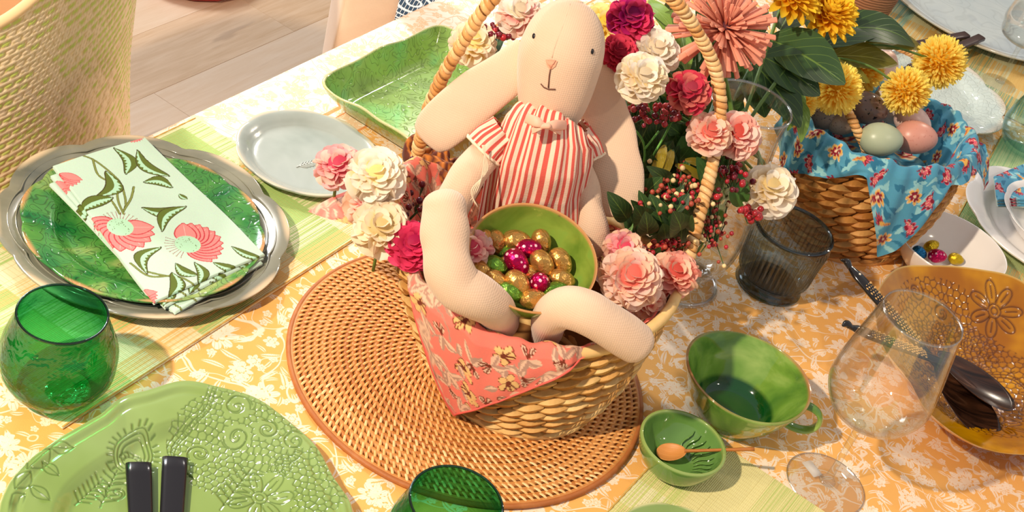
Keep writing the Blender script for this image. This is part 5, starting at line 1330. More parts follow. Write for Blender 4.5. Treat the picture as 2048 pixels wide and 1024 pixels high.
w1 = surf_np((0.045, 1.138), (0.020, 1.172), 0.088, 0.152, 0.132, 0.0068, 0.128, 0.006, lambda a: 0.030*np.cos(a)**2)
def lobe(a, c, w, amp):   # triangular lobe round angle c (deg), half width w
    d = np.abs((np.degrees(a)-c+180) % 360-180); return amp*np.clip(1-d/w, 0, 1)
def wrinkle(a, t, seed, amp):
    return amp*(np.sin(a*11+seed+2*t)+0.7*np.sin(a*23+seed*2+3*t)+0.5*np.sin(a*37+seed*3))/2.2
def prof1(A, T):
    # T 0..0.42 inside wall, 0.42..0.55 over the rim, then hanging outside by drop(A)
    dg = (np.degrees(A)-243+180) % 360-180; drop = 0.98*np.clip(1-np.where(dg < 0, -dg/13, dg/54), 0, 1)+lobe(A, 186, 17, 0.22)
    skew = 0.0
    fin = 0.62+0.38*np.clip(T/0.42, 0, 1); fout = 1.0-drop*np.clip((T-0.55)/0.45, 0, 1)
    over = np.clip((T-0.42)/0.13, 0, 1); msk = np.clip(np.maximum(np.maximum(1-np.abs(dg-20)/46*1.0, 0)*3, lobe(A, 182, 34, 3.0)), 0, 1); fr = np.where(T < 0.42, fin, np.where(T < 0.55, 1.0, fout))
    off = np.where(T < 0.42, -0.011-0.012*(1-T/0.42), -0.011+0.0235*over*msk)
    bumpz = 0.011*np.sin(pi*over)*(0.2+0.8*msk)-0.004*(1-msk)
    hang = np.clip((T-0.55)/0.45, 0, 1)
    off = off+wrinkle(A, T, 1.0, 0.0030)*(1-hang*0.6)+0.003+hang*lobe(A, 186, 17, 0.080)+0.0016*np.sin(A*9+hang*5)*hang
    x, y, z = w1(A, fr, off); z = z+bumpz+wrinkle(A, T, 2.0, 0.004)*np.clip(1-np.abs(T-0.5)*3, 0, 1)+lobe(A, 150, 40, 0.016)*np.clip(1-np.abs(T-0.5)*3, 0, 1)
    return np.stack([x, y, z], -1)
cl1 = thing('basket_cloth', 'coral floral cloth lining the rabbit basket, its corner hanging over the front', 'cloth', (0.02, 1.172, 0.10))
cloth_ring(cl1, surf1, prof1, 760, 200, print_coral, M_CLOTH, 1, 'cloth', a0=radians(30), a1=radians(390))
V, F = tube([Vector(q) for q in prof1(np.radians(np.linspace(230, 297, 90)), np.full(90, 1.0))], 0.0012, 6); obj('hem', V, F, m_plain('coral_hem', S(226, 96, 84), 0.8), cl1)
# bunched orange and brown scarf tucked in behind the flowers
sc1 = thing('tucked_scarf', 'bunched amber and brown scarf tucked between the left flowers and the rabbit', 'scarf', at(875, 345, 0.10))
for i in range(7):
    c = at(845+12*i, 318+9*i+(i % 3)*12, 0.135); P = [c+Vector((0.02*cos(t*5+i), 0.016*sin(t*4+i), 0.012*sin(t*6+i*2)+0.006)) for t in np.linspace(0, 1, 10)]
    V, F, uv = loft(P, 0.009, 0.005, (0, 0, 1), 20, 12); cc_ = np.where((np.sin(V[:, 0:1]*700+V[:, 1:2]*500+i) > 0.25), np.array(S(206, 124, 52)), np.array(S(96, 44, 30))); obj('scarf_fold', V, F, M_CLOTH, sc1, col=cc_)

# ------------------------------------------------------------------ green bowl of foil eggs in the basket, tipped towards the viewer
bt = thing('egg_bowl', 'olive-green bowl heaped with foil-wrapped eggs between the rabbit\'s feet', 'bowl', (0, 0, 0))
G_BOWL = m_glaze('olive_mottled_glaze', S(96, 126, 40), S(134, 158, 62), S(112, 168, 72), nscale=14, rim=S(196, 140, 84), rough=0.12, speck=120)
bc = at(1066, 514, 0.190); nrm = (Vector((0, 0, 1))*cos(radians(17))+Vector((0.05, -1, 0)).normalized()*sin(radians(17))).normalized()
bx, by, bz = ortho(nrm, (1, 0, 0)); MB_ = basis(bx, by, bz, bc)
V, F = lathe([(0, -0.050), (0.022, -0.049), (0.042, -0.038), (0.0565, -0.016), (0.0625, -0.001), (0.0635, 0), (0.0650, -0.0012), (0.059, -0.018), (0.045, -0.042), (0.026, -0.0535), (0.0, -0.054)], 96, 6)
V[:, 0] *= 1.0; ra = rim_attr(V, 0.0, band=0.0022)
obj('bowl_body', (np.column_stack([V, np.ones(len(V))])@np.array(MB_).T)[:, :3], F, G_BOWL, bt, col=ra)
E1 = [('gold', 971, 485, 1.4, 'half hidden by the pink petals'), ('gold', 991, 486, 1.5, 'upright at the far left of the heap'), ('gold', 1033, 481, 0.05, 'lying flat at the back of the heap'), ('gold', 1083, 484, 1.3, 'at the back right of the heap'),
      ('magenta', 1057, 497, -0.1, 'flat, behind the other magenta eggs'), ('magenta', 1034, 524, 0.85, 'largest, mid-heap'), ('green', 990, 531, 0.3, 'on the left beside the foot'), ('gold', 966, 545, 0.8, 'lowest on the left edge'),
      ('gold', 1085, 527, 0.9, 'just right of the middle magenta egg'), ('gold', 1121, 523, 1.0, 'furthest right of the heap'), ('gold', 993, 562, 0.6, 'small, below the left green egg'), ('gold', 1036, 566, 0.75, 'in the front middle, beside a magenta egg'),
      ('magenta', 1081, 567, 0.9, 'seen end-on near the front'), ('gold', 1124, 558, 0.3, 'at the right front near the foot'), ('green', 1020, 585, 0.3, 'at the front left against the bowl wall'), ('green', 1109, 583, -0.4, 'at the front right, beside the foot'), ('gold', 1066, 597, -0.1, 'at the very front of the heap'),
      ('green', 1012, 508, 0.2, 'mostly covered, behind the middle magenta egg'), ('gold', 1055, 545, 0.5, 'low in a gap near the middle'), ('gold', 1010, 540, 1.2, 'low in a gap left of the middle')]
for k_, (c_, x_, y_, a_, w_) in enumerate(E1):
    # height on the heap: a plane a little below the lip, domed in the middle
    d = ray(x_, y_); depth = 0.021-0.010*exp(-(((x_-1050)/60)**2+((y_-535)/50)**2))+(0.012 if k_ >= 17 else 0)
    tpl = (bc-nrm*depth-CP).dot(nrm)/d.dot(nrm); p = CP+d*tpl
    foil_egg(c_, '%s foil egg in the rabbit bowl, %s' % (c_+(' dotted' if c_ == 'magenta' else ''), w_), p, a_, 0.15 if c_ != 'magenta' or k_ != 12 else 1.5, 'foil eggs in the rabbit basket bowl', 1.24 if k_ in (5, 2, 8, 9, 11) else 1.12)

# ------------------------------------------------------------------ egg basket with blue cloth, right
CB2, CR2, RB2, RX2, RY2, H2 = (0.420, 1.645), (0.410, 1.666), 0.088, 0.126, 0.100, 0.160
R2 = radians(33)
B2, surf2 = basket('oval water-hyacinth basket lined with blue floral cloth, filled with eggs', CB2, RB2, CR2, RX2, RY2, H2, h0=0.0006, rows=12, bulge=0.010, rot=R2, rby=0.066, mat=m_straw('amber_hyacinth', S(176, 108, 44), S(206, 142, 70), S(226, 170, 100), 0.45, 50))
w2 = surf_np(CB2, CR2, RB2, RX2, RY2, 0.0006, H2, 0.010, lambda a: 0*a, 0.066, R2)
hq = [at(1740, 322, 0.125), at(1728, 290, 0.158), at(1708, 248, 0.180), at(1684, 200, 0.192), at(1650, 150, 0.20), at(1625, 110, 0.205), at(1650, 75, 0.205), at(1720, 72, 0.20), at(1800, 95, 0.185), at(1850, 128, 0.165), at(1862, 165, 0.135)]
wrapped_handle(B2, hq, 0.0062, 60, M_CANE, M_HYD, 0.0062)
def prof2(A, T):
    d_ = np.degrees(A) % 360
    drop = 0.06+lobe(A, 180, 50, 0.34)+lobe(A, 257, 25, 0.70)+lobe(A, 330, 15, 0.30)
    fin = 0.55+0.45*np.clip(T/0.40, 0, 1); hang = np.clip((T-0.54)/0.46, 0, 1); over = np.clip((T-0.40)/0.14, 0, 1)
    fr = np.where(T < 0.40, fin, np.where(T < 0.54, 1.0, 1.0-drop*hang))
    off = np.where(T < 0.40, -0.012-0.010*(1-T/0.40), -0.012+0.021*over)
    off = off+wrinkle(A, T, 3.0, 0.0034)+0.004+hang*(0.005+lobe(A, 333, 16, 0.030)+lobe(A, 262, 24, 0.010)+0.003*np.sin(A*13+hang*4))+lobe(A, 20, 50, 0.006)*over
    x, y, z = w2(A, fr, off); z = z+0.012*np.sin(pi*over)+wrinkle(A, T, 5.0, 0.005)*np.clip(1-np.abs(T-0.5)*3, 0, 1)+lobe(A, 335, 26, 0.010)*hang
    return np.stack([x, y, z], -1)
cl2 = thing('basket_cloth', 'blue floral cloth lining the egg basket, one corner hanging down in front', 'cloth', (CR2[0], CR2[1], 0.10))
cloth_ring(cl2, surf2, prof2, 760, 190, print_blue, M_CLOTH, 2, 'cloth', a0=radians(60), a1=radians(420))
# eggs
def m_egg(name, c, sp=None, spc=(0.03, 0.02, 0.02), rough=0.35):
    k = N_(name); co = k.coord(); col = k.mix(k.noise(20, co, 3), c, tuple(x*0.85 for x in c))
    if sp: col = k.mix(k.step(k.noise(sp, co, 2, 0.7), 0.62, 0.66), col, spc)
    return k.pbr(col, rough)
for nm, lab, px, py, h, a, tl, s, mm in (
    ('sage', 'sage-green egg at the front of the egg basket', 1763, 279, .172, .05, .2, 1.0, m_egg('sage_shell', S(190, 198, 166))),
    ('pink', 'salmon-pink speckled egg at the front right of the egg basket', 1832, 275, .168, .1, .2, 1.02, m_egg('salmon_shell', S(226, 158, 140), 260, S(206, 134, 118))),
    ('pale', 'pale pink egg behind the salmon-pink one', 1826, 243, .170, .5, .2, .92, m_egg('blush_shell', S(236, 200, 188))),
    ('brown', 'dark brown egg speckled with black', 1736, 217, .176, .3, .3, .98, m_egg('brown_shell', S(128, 104, 94), 130, S(24, 16, 16), .2)),
    ('white', 'cream-white egg beside the dark brown one', 1780, 212, .168, 1.0, .2, .95, m_egg('cream_shell', S(232, 220, 208))),
    ('grey', 'grey finely speckled egg at the left of the egg basket', 1652, 228, .166, .2, .2, .95, m_egg('grey_shell', S(146, 126, 112), 330, S(60, 44, 40), .5)),
    ('tan', 'small tan speckled egg by the cane handle', 1684, 247, .164, .1, .2, .7, m_egg('tan_shell', S(186, 160, 140), 330, S(110, 84, 70), .5)),
    ('black', 'near-black egg under the yellow flower by the handle', 1696, 216, .160, .9, .2, .8, m_egg('black_shell', S(40, 36, 38), None, rough=.2)),
    ('blush', 'blush-white egg at the back of the egg basket', 1768, 133, .150, 1.3, .2, .95, m_egg('blush_white_shell', S(232, 206, 194))),
    ('cream', 'creamy egg in the middle of the egg basket under the flowers', 1745, 170, .152, .2, .2, .95, m_egg('creamy_shell', S(226, 208, 188)))):
    me = egg_mesh('egg', mm, 0.0215, 0.0290, 18, 24); o = bpy.data.objects.new('egg', me); COL.objects.link(o); o.location = at(px, py, h)
    d = (CR*cos(a)-CU*sin(a)+CF*tl).normalized(); o.rotation_mode = 'QUATERNION'; o.rotation_quaternion = d.to_track_quat('Z', 'Y'); o.scale = (s, s, s); tag(o, lab, 'egg', 'eggs in the blue-lined basket')
def prof2b(A, T):
    x, y, z = w2(A, 0.60+0*T, -0.020-(0.085)*T); return np.stack([x, y, z+0.004*np.sin(A*7+T*9)], -1)
cloth_ring(cl2, surf2, prof2b, 120, 30, print_blue, M_CLOTH, 2, 'cloth_bottom')
# blue napkin on the white plates at right
q = at(2040, 372, 0.045); bn = thing('folded_napkin', 'blue floral napkin folded on the white plates at the right edge', 'napkin', (q.x, q.y, 0.03))
cs = [at(x, y, .045) for x, y in ((1992, 345), (2090, 305), (2150, 395), (2000, 392))]
for i, nm in enumerate(('under_fold', 'middle_fold', 'top_fold')):
    off = Vector((0.002*(2-i), -0.002*(2-i), 0)); slab_cloth(nm, [c+off for c in cs], 0.030+0.0032*i, 0.030+0.0032*i, M_CLOTH, bn, lambda P: print_blue(P-P.min(0)), 150, 150)
# ------------------------------------------------------------------ toy rabbit
M_SK = m_linen('rabbit_linen', S(228, 196, 168), S(220, 184, 154))
rb = thing('toy_rabbit', 'cream linen toy rabbit in a red striped dress sitting in the basket', 'toy', (0.01, 1.22, 0.10))
RV = CR.copy(); FVN = (-CF)
def A_(*l): return [at(x, y, h) for x, y, h in l]
# body under the dress
V, F, uv = loft(A_((1062, 520, .085), (1066, 430, .145), (1072, 340, .215), (1095, 270, .255), (1110, 232, .28)), [.040, .046, .044, .036, .022], [.026, .030, .034, .028, .02], RV, 24, 28)
obj('body', V, F, M_SK, rb)
# head: long egg, narrow at the chin
hp = A_((1100, 248, .268), (1104, 215, .285), (1110, 175, .305), (1119, 125, .330), (1130, 75, .353), (1141, 38, .371), (1145, 24, .377))
hc, ht = at(1120, 118, .333), at(1152, 0, .389); hs_ = [0.0, .25, .45, .62, .76, .87, .945, .985]
hp = hp[:3]+[hc.lerp(ht, s_i) for s_i in hs_]; hr_ = [sqrt(1-s_i**2.3) for s_i in hs_]
V, F, uv = loft(hp, [.026, .0335, .0385]+[.0424*q_ for q_ in hr_], [.022, .029, .035]+[.039*q_ for q_ in hr_], RV, 64, 40, cap=0.25)
hd = obj('head', V, F, M_SK, rb)
bv = BVHTree.FromPolygons([tuple(v) for v in V], [tuple(f) for f in F.tolist()])
def on_head(px, py, lift=0.0006):
    h = bv.ray_cast(CP, ray(px, py)); p = h[0] if h[0] is not None else at(px, py, .33); n = h[1] if h[0] is not None else -CF
    if n.dot(CF) > 0: n = -n
    return p+n*lift, n
M_EYE = m_plain('black_thread', S(24, 20, 22), 0.35); M_MTH = m_plain('brown_thread', S(110, 66, 46), 0.7); M_NOSE = m_plain('peach_thread', S(236, 164, 132), 0.8)
for px, py in ((1068, 72), (1184, 103)):
    p, n = on_head(px, py, 0.0004); x, y, z = ortho(n, CU)
    V, F = lathe([(0, .0011), (.0014, .0007), (.0018, 0), (0, -.001)], 14, 3); V[:, 0] *= 1.5
    obj('eye', (np.column_stack([V, np.ones(len(V))])@np.array(basis(x, y, z, p)).T)[:, :3], F, M_EYE, rb)
# nose: satin-stitched triangle
tri = [(1092, 119), (1102, 119), (1115, 122), (1111, 132), (1104, 138), (1099, 138), (1094, 130)]
P = [on_head(*q, 0.0010)[0] for q in tri]; c = sum(P, Vector())/len(P)+on_head(1103, 127)[1]*0.0007
obj('nose', np.array(P+[c]), [(i, (i+1) % 7, 7) for i in range(7)], M_NOSE, rb)
sti = cat_([tube([on_head(1093+3*i, 120, .0013)[0], on_head(1098+1.4*i, 128, .0016)[0], on_head(1100+.8*i, 137-abs(i-3)*2.5, .0012)[0]], 0.0007, 5) for i in range(7)]); obj('nose_stitches', *sti, M_NOSE, rb, kind='stuff')
mo = rb
obj('mouth', *tube([on_head(x, y, .0008)[0] for x, y in ((1101, 139), (1099, 150), (1098, 162), (1097, 175))], 0.00065, 6), M_MTH, rb)
obj('mouth', *tube([on_head(x, y, .0008)[0] for x, y in ((1082, 167), (1088, 174), (1097, 178), (1106, 178), (1111, 178))], 0.00065, 6), M_MTH, rb)
obj('head_seam', *tube([on_head(x, y, .0001)[0] for x, y in ((1140, 8), (1133, 30), (1124, 55), (1114, 80), (1108, 98), (1104, 116))], 0.0005, 5), m_plain('seam_thread', S(228, 196, 168), 0.9), rb)
# ears
def soft(name, pts, a, b, n=30, hint=None, seg=28, cap=0.8, sq=1.0, mat=None):
    V, F, uv = loft(A_(*pts), a, b, hint if hint is not None else RV, n, seg, cap=cap, sq=sq); V = V+0.0006*np.stack([np.sin(V[:, 1]*160+V[:, 2]*90)]*3, 1)
    return obj(name, V, F, mat or M_SK, rb)
dL = at(850, 275, .2)-at(1040, 120, .33); sL = dL.cross(-CF).normalized()
soft('ear', [(1058, 112, .318), (1010, 150, .298), (955, 190, .272), (905, 232, .246), (870, 262, .226), (856, 276, .216)], [.021, .0235, .0265, .0265, .0245, .020], [.0075, .0075, .007, .007, .0065, .006], hint=sL, cap=0.35)
dR = at(1250, 440, .17)-at(1185, 120, .33); sR = dR.cross(-CF).normalized()
soft('ear', [(1182, 120, .312), (1196, 170, .292), (1212, 240, .262), (1228, 320, .232), (1240, 385, .205), (1246, 420, .190)], [.014, .021, .0265, .0285, .0265, .021], [.0075, .0075, .007, .007, .0065, .006], hint=sR, cap=0.45)
# arms
soft('arm', [(1000, 285, .238), (960, 320, .232), (928, 362, .215), (905, 410, .19), (895, 450, .17)], [.016, .0175, .018, .0185, .0175], [.014, .016, .0165, .0165, .015])
soft('arm', [(1150, 300, .235), (1168, 370, .212), (1182, 440, .185), (1190, 490, .160)], [.013, .015, .016, .0165], [.013, .014, .015, .015])
# legs with long soft feet
soft('leg', [(1004, 648, .125), (988, 618, .156), (952, 594, .174), (915, 572, .182), (897, 535, .196), (891, 490, .210), (889, 445, .224), (890, 414, .235)], [.0165, .0195, .0225, .0235, .0232, .0226, .0228, .0212], [.016, .019, .0225, .0235, .0225, .0205, .0205, .019], n=44, cap=0.85)
soft('leg', [(1092, 668, .118), (1100, 636, .152), (1130, 615, .182), (1170, 622, .190), (1212, 645, .184), (1248, 668, .174), (1272, 684, .166)], [.0150, .0185, .0205, .0212, .0208, .0212, .0205], [.0155, .0185, .0205, .021, .020, .0205, .0195], n=44, cap=0.72, hint=CU)
M_SEAM = m_plain('foot_seam', S(226, 196, 168), 0.9)
# dress with red and cream stripes, gathered at the neck
k = N_('red_stripe_cotton')
u = k.n('ShaderNodeSeparateXYZ', {0: k.n('ShaderNodeTexCoord').outputs['UV']}).outputs[0]
st = k.M('ABSOLUTE', k.M('SUBTRACT', k.M('FRACT', k.M('MULTIPLY', u, 46.0)), 0.5))
f = k.step(st, 0.215, 0.265); fw = k.noise(700, k.coord(), 2)
col = k.mix(f, S(222, 96, 84), S(250, 216, 190)); col = k.mix(0.12, col, k.mix(1.0, col, k.noise(600, k.coord(), col=True), 'MULTIPLY'))
M_DR = k.pbr(col, 0.85, normal=k.bump(k.M('ADD', k.M('MULTIPLY', fw, .3), k.noise(40, k.coord(), 3)), 0.5, 0.002), spec=0.2)
def dress(pts, a, b, n1, n2, folds=14, amp=0.0018):
    C_ = catmull(np.array([list(at(*p)) for p in pts]), n2); k_ = len(a); tt = np.linspace(0, k_-1, n2)
    Aa = np.interp(tt, range(k_), a); Bb = np.interp(tt, range(k_), b); T, Sd, N2 = frames(C_, RV)
    th = np.linspace(0, 2*pi, n1); rows = []
    for i in range(n2):
        w = 1+amp/Aa[i]*np.sin(th*folds+0.8*sin(i*.08))*(0.7+1.3*exp(-i/n2*5))+0.8*amp/Aa[i]*np.sin(th*5+i*.05)
        rows.append(C_[i]+(Aa[i]*w*np.sign(np.cos(th))*np.abs(np.cos(th))**0.85)[:, None]*Sd[i]+(Bb[i]*w*np.sign(np.sin(th))*np.abs(np.sin(th))**0.9)[:, None]*N2[i])
    V = np.concatenate(rows); uv = np.stack([np.tile(np.linspace(0, 1, n1), n2), np.repeat(np.linspace(0, 1, n2), n1)], 1)
    return V, gridF(n2, n1), uv
V, F, uv = dress([(1112, 236, .281), (1098, 262, .270), (1084, 305, .245), (1072, 360, .208), (1066, 420, .172), (1062, 480, .134), (1060, 530, .104)], [.029, .045, .0500, .0505, .0535, .0575, .060], [.024, .034, .041, .040, .036, .033, .032], 300, 90)
obj('dress', V, F, M_DR, rb, uv=uv)
# cap sleeves with a lace edge
for sx, sp_ in ((-1, [(1010, 262, .262), (985, 282, .250), (968, 300, .240)]), (1, [(1145, 262, .258), (1158, 290, .244), (1166, 318, .232)])):
    V, F, uv = dress(sp_, [.017, .0205, .0215], [.016, .020, .0205], 120, 16, 12, .0012); uv[:, 0] *= 0.42; obj('sleeve', V, F, M_DR, rb, uv=uv)
    e = V.reshape(16, 120, 3)[-1]; lace = tube([Vector(q) for q in e[::2]], 0.0016, 5, caps=False); obj('sleeve_lace', *lace, m_plain('lace_trim', S(246, 222, 190), 0.9), rb)
# ruffle collar and bow at the neck
th = np.linspace(0, 2*pi, 140); T, Sd, N2 = frames(np.array([list(at(1112, 236, .281)), list(at(1098, 262, .270)), list(at(1084, 305, .245))]), RV)
c0_ = np.array(at(1109, 238, .281)); rows = []
for r_, dz in ((0.0250, -.003), (0.0285, -.001), (0.0315, .004)):
    wv = 1+0.07*np.sin(th*17)*((r_-.024)/.008); rows.append(c0_-T[0]*(-dz)+(r_*wv*np.cos(th))[:, None]*Sd[0]+(r_*.86*wv*np.sin(th))[:, None]*N2[0]+(0.0012*np.sin(th*17))[:, None]*T[0])
obj('collar_ruffle', np.concatenate(rows), gridF(3, 140), m_plain('peach_gauze', S(246, 176, 152), 0.9), rb)
M_BOW = m_plain('peach_ribbon', S(244, 184, 156), 0.6, bump=0.2)
bwc = at(1090, 252, .302)
for tgt, w_ in (((1052, 236, .300), .0052), ((1132, 250, .296), .0050)):
    e = at(*tgt); V, F, uv = loft([bwc, bwc.lerp(e, .45)+(-CF)*.004, e], [.0022, w_, w_*.9], [.0012, .0026, .0010], CU, 14, 12, cap=.2); obj('bow_loop', V, F, M_BOW, rb)
for tgt in ((1064, 262, .292), (1122, 264, .290)):
    e = at(*tgt); V, F, uv = loft([bwc, bwc.lerp(e, .5)+(-CF)*.003, e], [.0016, .0028, .0034], [.0006, .0006, .0005], CU, 12, 8, cap=.1); obj('bow_tail', V, F, M_BOW, rb)
V, F, uv = loft([bwc-CR*.003, bwc+CR*.003], [.003, .003], [.003, .003], CU, 4, 12); obj('bow_knot', V, F, M_BOW, rb)
# loose threads at the left sleeve
for k_ in range(4):
    obj('loose_thread', *tube(A_((970-k_*2, 290, .262), (966+k_*3, 340, .240), (955-k_*4, 380, .222), (940+k_*5, 402+k_*4, .208)), 0.0005, 5, 16), m_plain('cotton_thread', S(240, 214, 182), 0.9), rb)
# ------------------------------------------------------------------ glass vase and its bouquet
VB = Vector((0.200, 1.412, 0)); vz = 0.262
vs_ = thing('glass_vase', 'tall clear flared glass vase holding the bouquet behind the rabbit', 'vase', VB)
V, F = lathe([(0, 0.016), (0.02, 0.017), (0.038, 0.030), (0.052, 0.055), (0.0565, 0.085), (0.054, 0.13), (0.047, 0.19), (0.0445, 0.23), (0.047, vz), (0.0478, vz+0.0006), (0.0486, vz-0.001), (0.0465, 0.23), (0.049, 0.19), (0.056, 0.13), (0.0585, 0.085), (0.054, 0.052), (0.040, 0.026), (0.028, 0.014), (0.036, 0.007), (0.052, 0.003), (0.050, 0.0), (0, 0.001)], 96, 5)
obj('glass_body', V, F, GL_CLR, vs_, world=False)
V, F = tube([(0.0478*cos(a), 0.0478*sin(a), vz) for a in np.linspace(0, 2*pi, 81)], 0.0014, 8, caps=False); obj('lip', V, F, GL_RIM, vs_, world=False)
V, F = tube([(0.0515*cos(a), 0.0515*sin(a), 0.003) for a in np.linspace(0, 2*pi, 81)], 0.0022, 8, caps=False); obj('base_edge', V, F, GL_RIM, vs_, world=False)
VMOUTH = VB+Vector((0, 0, 0.20)); VFOOT = VB+Vector((0, 0, 0.035))

M_STEM = m_plain('green_stem', S(92, 122, 48), 0.6, 0.15); M_STEMD = m_plain('dark_stem', S(54, 82, 34), 0.6, 0.15)
def petal_mesh(name, L, Wd, mat, cup=0.30, tipw=0.9, nu=5, nv=7, pointed=0.0, curl=0.0):
    u = np.linspace(0, 1, nu); v = np.sin(np.linspace(0, 1, nv)*pi/2)**1.0; U, Vv = np.meshgrid(u, v, indexing='ij')
    w = (np.sin(np.clip(0.12+0.88*Vv, 0, 1)**1.0*pi*(0.62))*1.0); w = (0.35+0.65*np.sin(np.clip(Vv/0.6, 0, 1)*pi/2))*np.sqrt(np.clip(1-((Vv-0.58)/0.425)**2*(Vv > 0.58), 0.0, 1)) if pointed == 0 else np.sin(np.clip(Vv*0.93+0.05, 0, 1)*pi)**0.6
    X = (U-0.5)*Wd*w; Y = Vv*L; Z = cup*L*((2*(U-0.5))**2*w*0.5+0.5*(Vv-0.2)**2)-curl*L*Vv**2
    V = np.stack([X, Y, Z], -1).reshape(-1, 3); uv = np.stack([U.ravel(), Vv.ravel()], 1)
    return mkmesh(name, V, gridF(nu, nv), mat, uv=uv)
_pm = {}
def pmesh(mat, L, Wd, **k):
    key = (mat.name, round(L, 4), round(Wd, 4), tuple(sorted(k.items())))
    if key not in _pm: _pm[key] = petal_mesh('petal', L, Wd, mat, **k)
    return _pm[key]
def fib(n):
    i = np.arange(n)+0.5; ph = np.arccos(1-2*i/n); th = pi*(1+5**0.5)*i
    return np.stack([np.cos(th)*np.sin(ph), np.sin(th)*np.sin(ph), np.cos(ph)], 1)
def stem_of(t, c, foot, r=0.0018, mat=None, bend=0.02, name='stem'):
    c = Vector(c); foot = Vector(foot); m1 = c.lerp(foot, 0.5)+Vector((random.uniform(-1, 1), random.uniform(-1, 1), 0.6))*bend
    obj(name, *tube([foot, m1, c], r, 7, 16), mat or M_STEM, t)
GATH = {'b': 'flower heads tucked in the rabbit basket', 'v': 'cloth flowers of the vase bouquet'}
def bloom(label, px, py, h, Rpx, mats, n=72, where='v', axis=None, psc=0.36, name='cloth_flower', foot=None, flat=0.82, cover=0.30):
    """ball-shaped flower of overlapping rounded cloth petals"""
    c = at(px, py, h); depth = (c-CP).dot(CF); R = Rpx/FPX*depth
    ax = (Vector(axis) if axis else (-CF*0.75+Vector((0, 0, 0.6)))).normalized(); x, y, z = ortho(ax, (1, 0, 0))
    if foot is None: foot = VFOOT+Vector((random.uniform(-.02, .02), random.uniform(-.02, .02), 0)) if where == 'v' else c-ax*0.05-Vector((0, 0, 0.03))
    t = thing(name, label, 'flower', c, group=GATH[where])
    if where == 'v':
        mouth = VMOUTH+Vector((random.uniform(-.03, .03), random.uniform(-.03, .03), 0)); obj('stem', *tube([foot, foot.lerp(mouth, .6), mouth, c-ax*R*0.3], 0.0017, 7, 20), M_STEM, t)
    else: obj('stem', *tube([foot, c-ax*R*0.3], 0.0017, 7, 6), M_STEM, t)
    V, F, _ = loft([c-ax*R*0.42, c+ax*R*0.30], R*0.5, R*0.5, x, 5, 12, cap=.6); hd_ = obj('flower_head', V, F, mats[0], t)
    L = R*psc*1.9
    for k, d in enumerate(fib(int(n*1.25))):
        if d[2] < -0.5: continue
        d = Vector(d)+Vector((random.gauss(0, .05), random.gauss(0, .05), random.gauss(0, .05))); d.normalize()
        w = x*d.x+y*d.y+z*d.z*flat; dn_ = w.normalized()
        rad = (dn_-z*dn_.dot(z)); rad = rad.normalized() if rad.length > .05 else x
        lean = 0.45+0.55*(1-max(0, d[2])); tip = (dn_*(1.0-0.62*lean)+rad*lean*0.95+Vector((random.gauss(0, .11), random.gauss(0, .11), random.gauss(0, .11)))).normalized()
        nz = (dn_-tip*dn_.dot(tip)); nz = nz.normalized() if nz.length > .05 else tip.orthogonal(); px_ = tip.cross(nz)
        s = random.uniform(.85, 1.12)*(0.72+0.28*(1-max(0, d[2]))); mt = mats[random.randrange(len(mats))] if len(mats) > 1 else mats[0]
        me = pmesh(mt, L, L*1.02)
        inst('petal', me, hd_, basis(px_*s, tip*s, nz*s, c+w*R*0.58-tip*L*0.25*s))
    return t
P_CREAM = m_petal('cream_petal', S(250, 226, 150), S(252, 240, 220)); P_WHITE = m_petal('white_petal', S(240, 222, 190), S(250, 242, 230)); P_IVORY = m_petal('ivory_petal', S(240, 214, 150), S(246, 230, 202))
P_PINK = m_petal('pink_petal', S(232, 84, 110), S(250, 190, 190)); P_HOT = m_petal('hot_pink_petal', S(190, 30, 84), S(226, 66, 110)); P_PEACH = m_petal('peach_petal', S(240, 120, 104), S(252, 214, 186))
P_MAG = m_petal('magenta_petal', S(150, 16, 90), S(196, 40, 120)); P_CRIM = m_petal('crimson_petal', S(170, 26, 56), S(214, 62, 86)); P_RUST = m_petal('dusky_petal', S(180, 60, 80), S(228, 130, 116)); P_CORAL = m_petal('coral_petal', S(226, 90, 76), S(246, 178, 160))
P_PALEP = m_petal('shell_pink_petal', S(240, 150, 150), S(252, 222, 206)); P_BUTTER = m_petal('butter_petal', S(250, 214, 80), S(252, 238, 170))
# in the basket, left
bloom('pink and white flower head furthest left, over the grey side plate', 676, 334, .185, 46, [P_PINK, P_PALEP], 70, 'b')
bloom('large creamy white flower head left of the rabbit\'s raised foot', 752, 352, .195, 58, [P_CREAM, P_WHITE], 84, 'b')
bloom('pale pink flower head between the two white ones on the left', 736, 408, .165, 48, [P_PALEP, P_PEACH], 60, 'b')
bloom('cream flower head lowest on the left rim above the rattan mat', 762, 458, .165, 56, [P_IVORY, P_CREAM], 80, 'b')
bloom('hot pink flower head beside the rabbit\'s raised foot', 826, 492, .165, 50, [P_HOT], 80, 'b')
bloom('pink flower head between the raised foot and the egg bowl', 944, 500, .176, 42, [P_PINK, P_PALEP], 60, 'b')
# in the basket, right
bloom('pink-centred flower head at the back of the right-hand cluster', 1248, 500, .180, 40, [P_PINK, P_PEACH], 64, 'b')
bloom('big peach flower head behind the rabbit\'s right foot', 1262, 556, .185, 66, [P_PEACH, P_PALEP], 120, 'b', psc=.30)
bloom('coral-pink flower head at the foot of the cane handle on the right', 1350, 548, .168, 48, [P_CORAL, P_PEACH], 84, 'b', psc=.34)
bloom('small peach flower head low on the right basket rim', 1296, 604, .150, 34, [P_PEACH], 56, 'b')
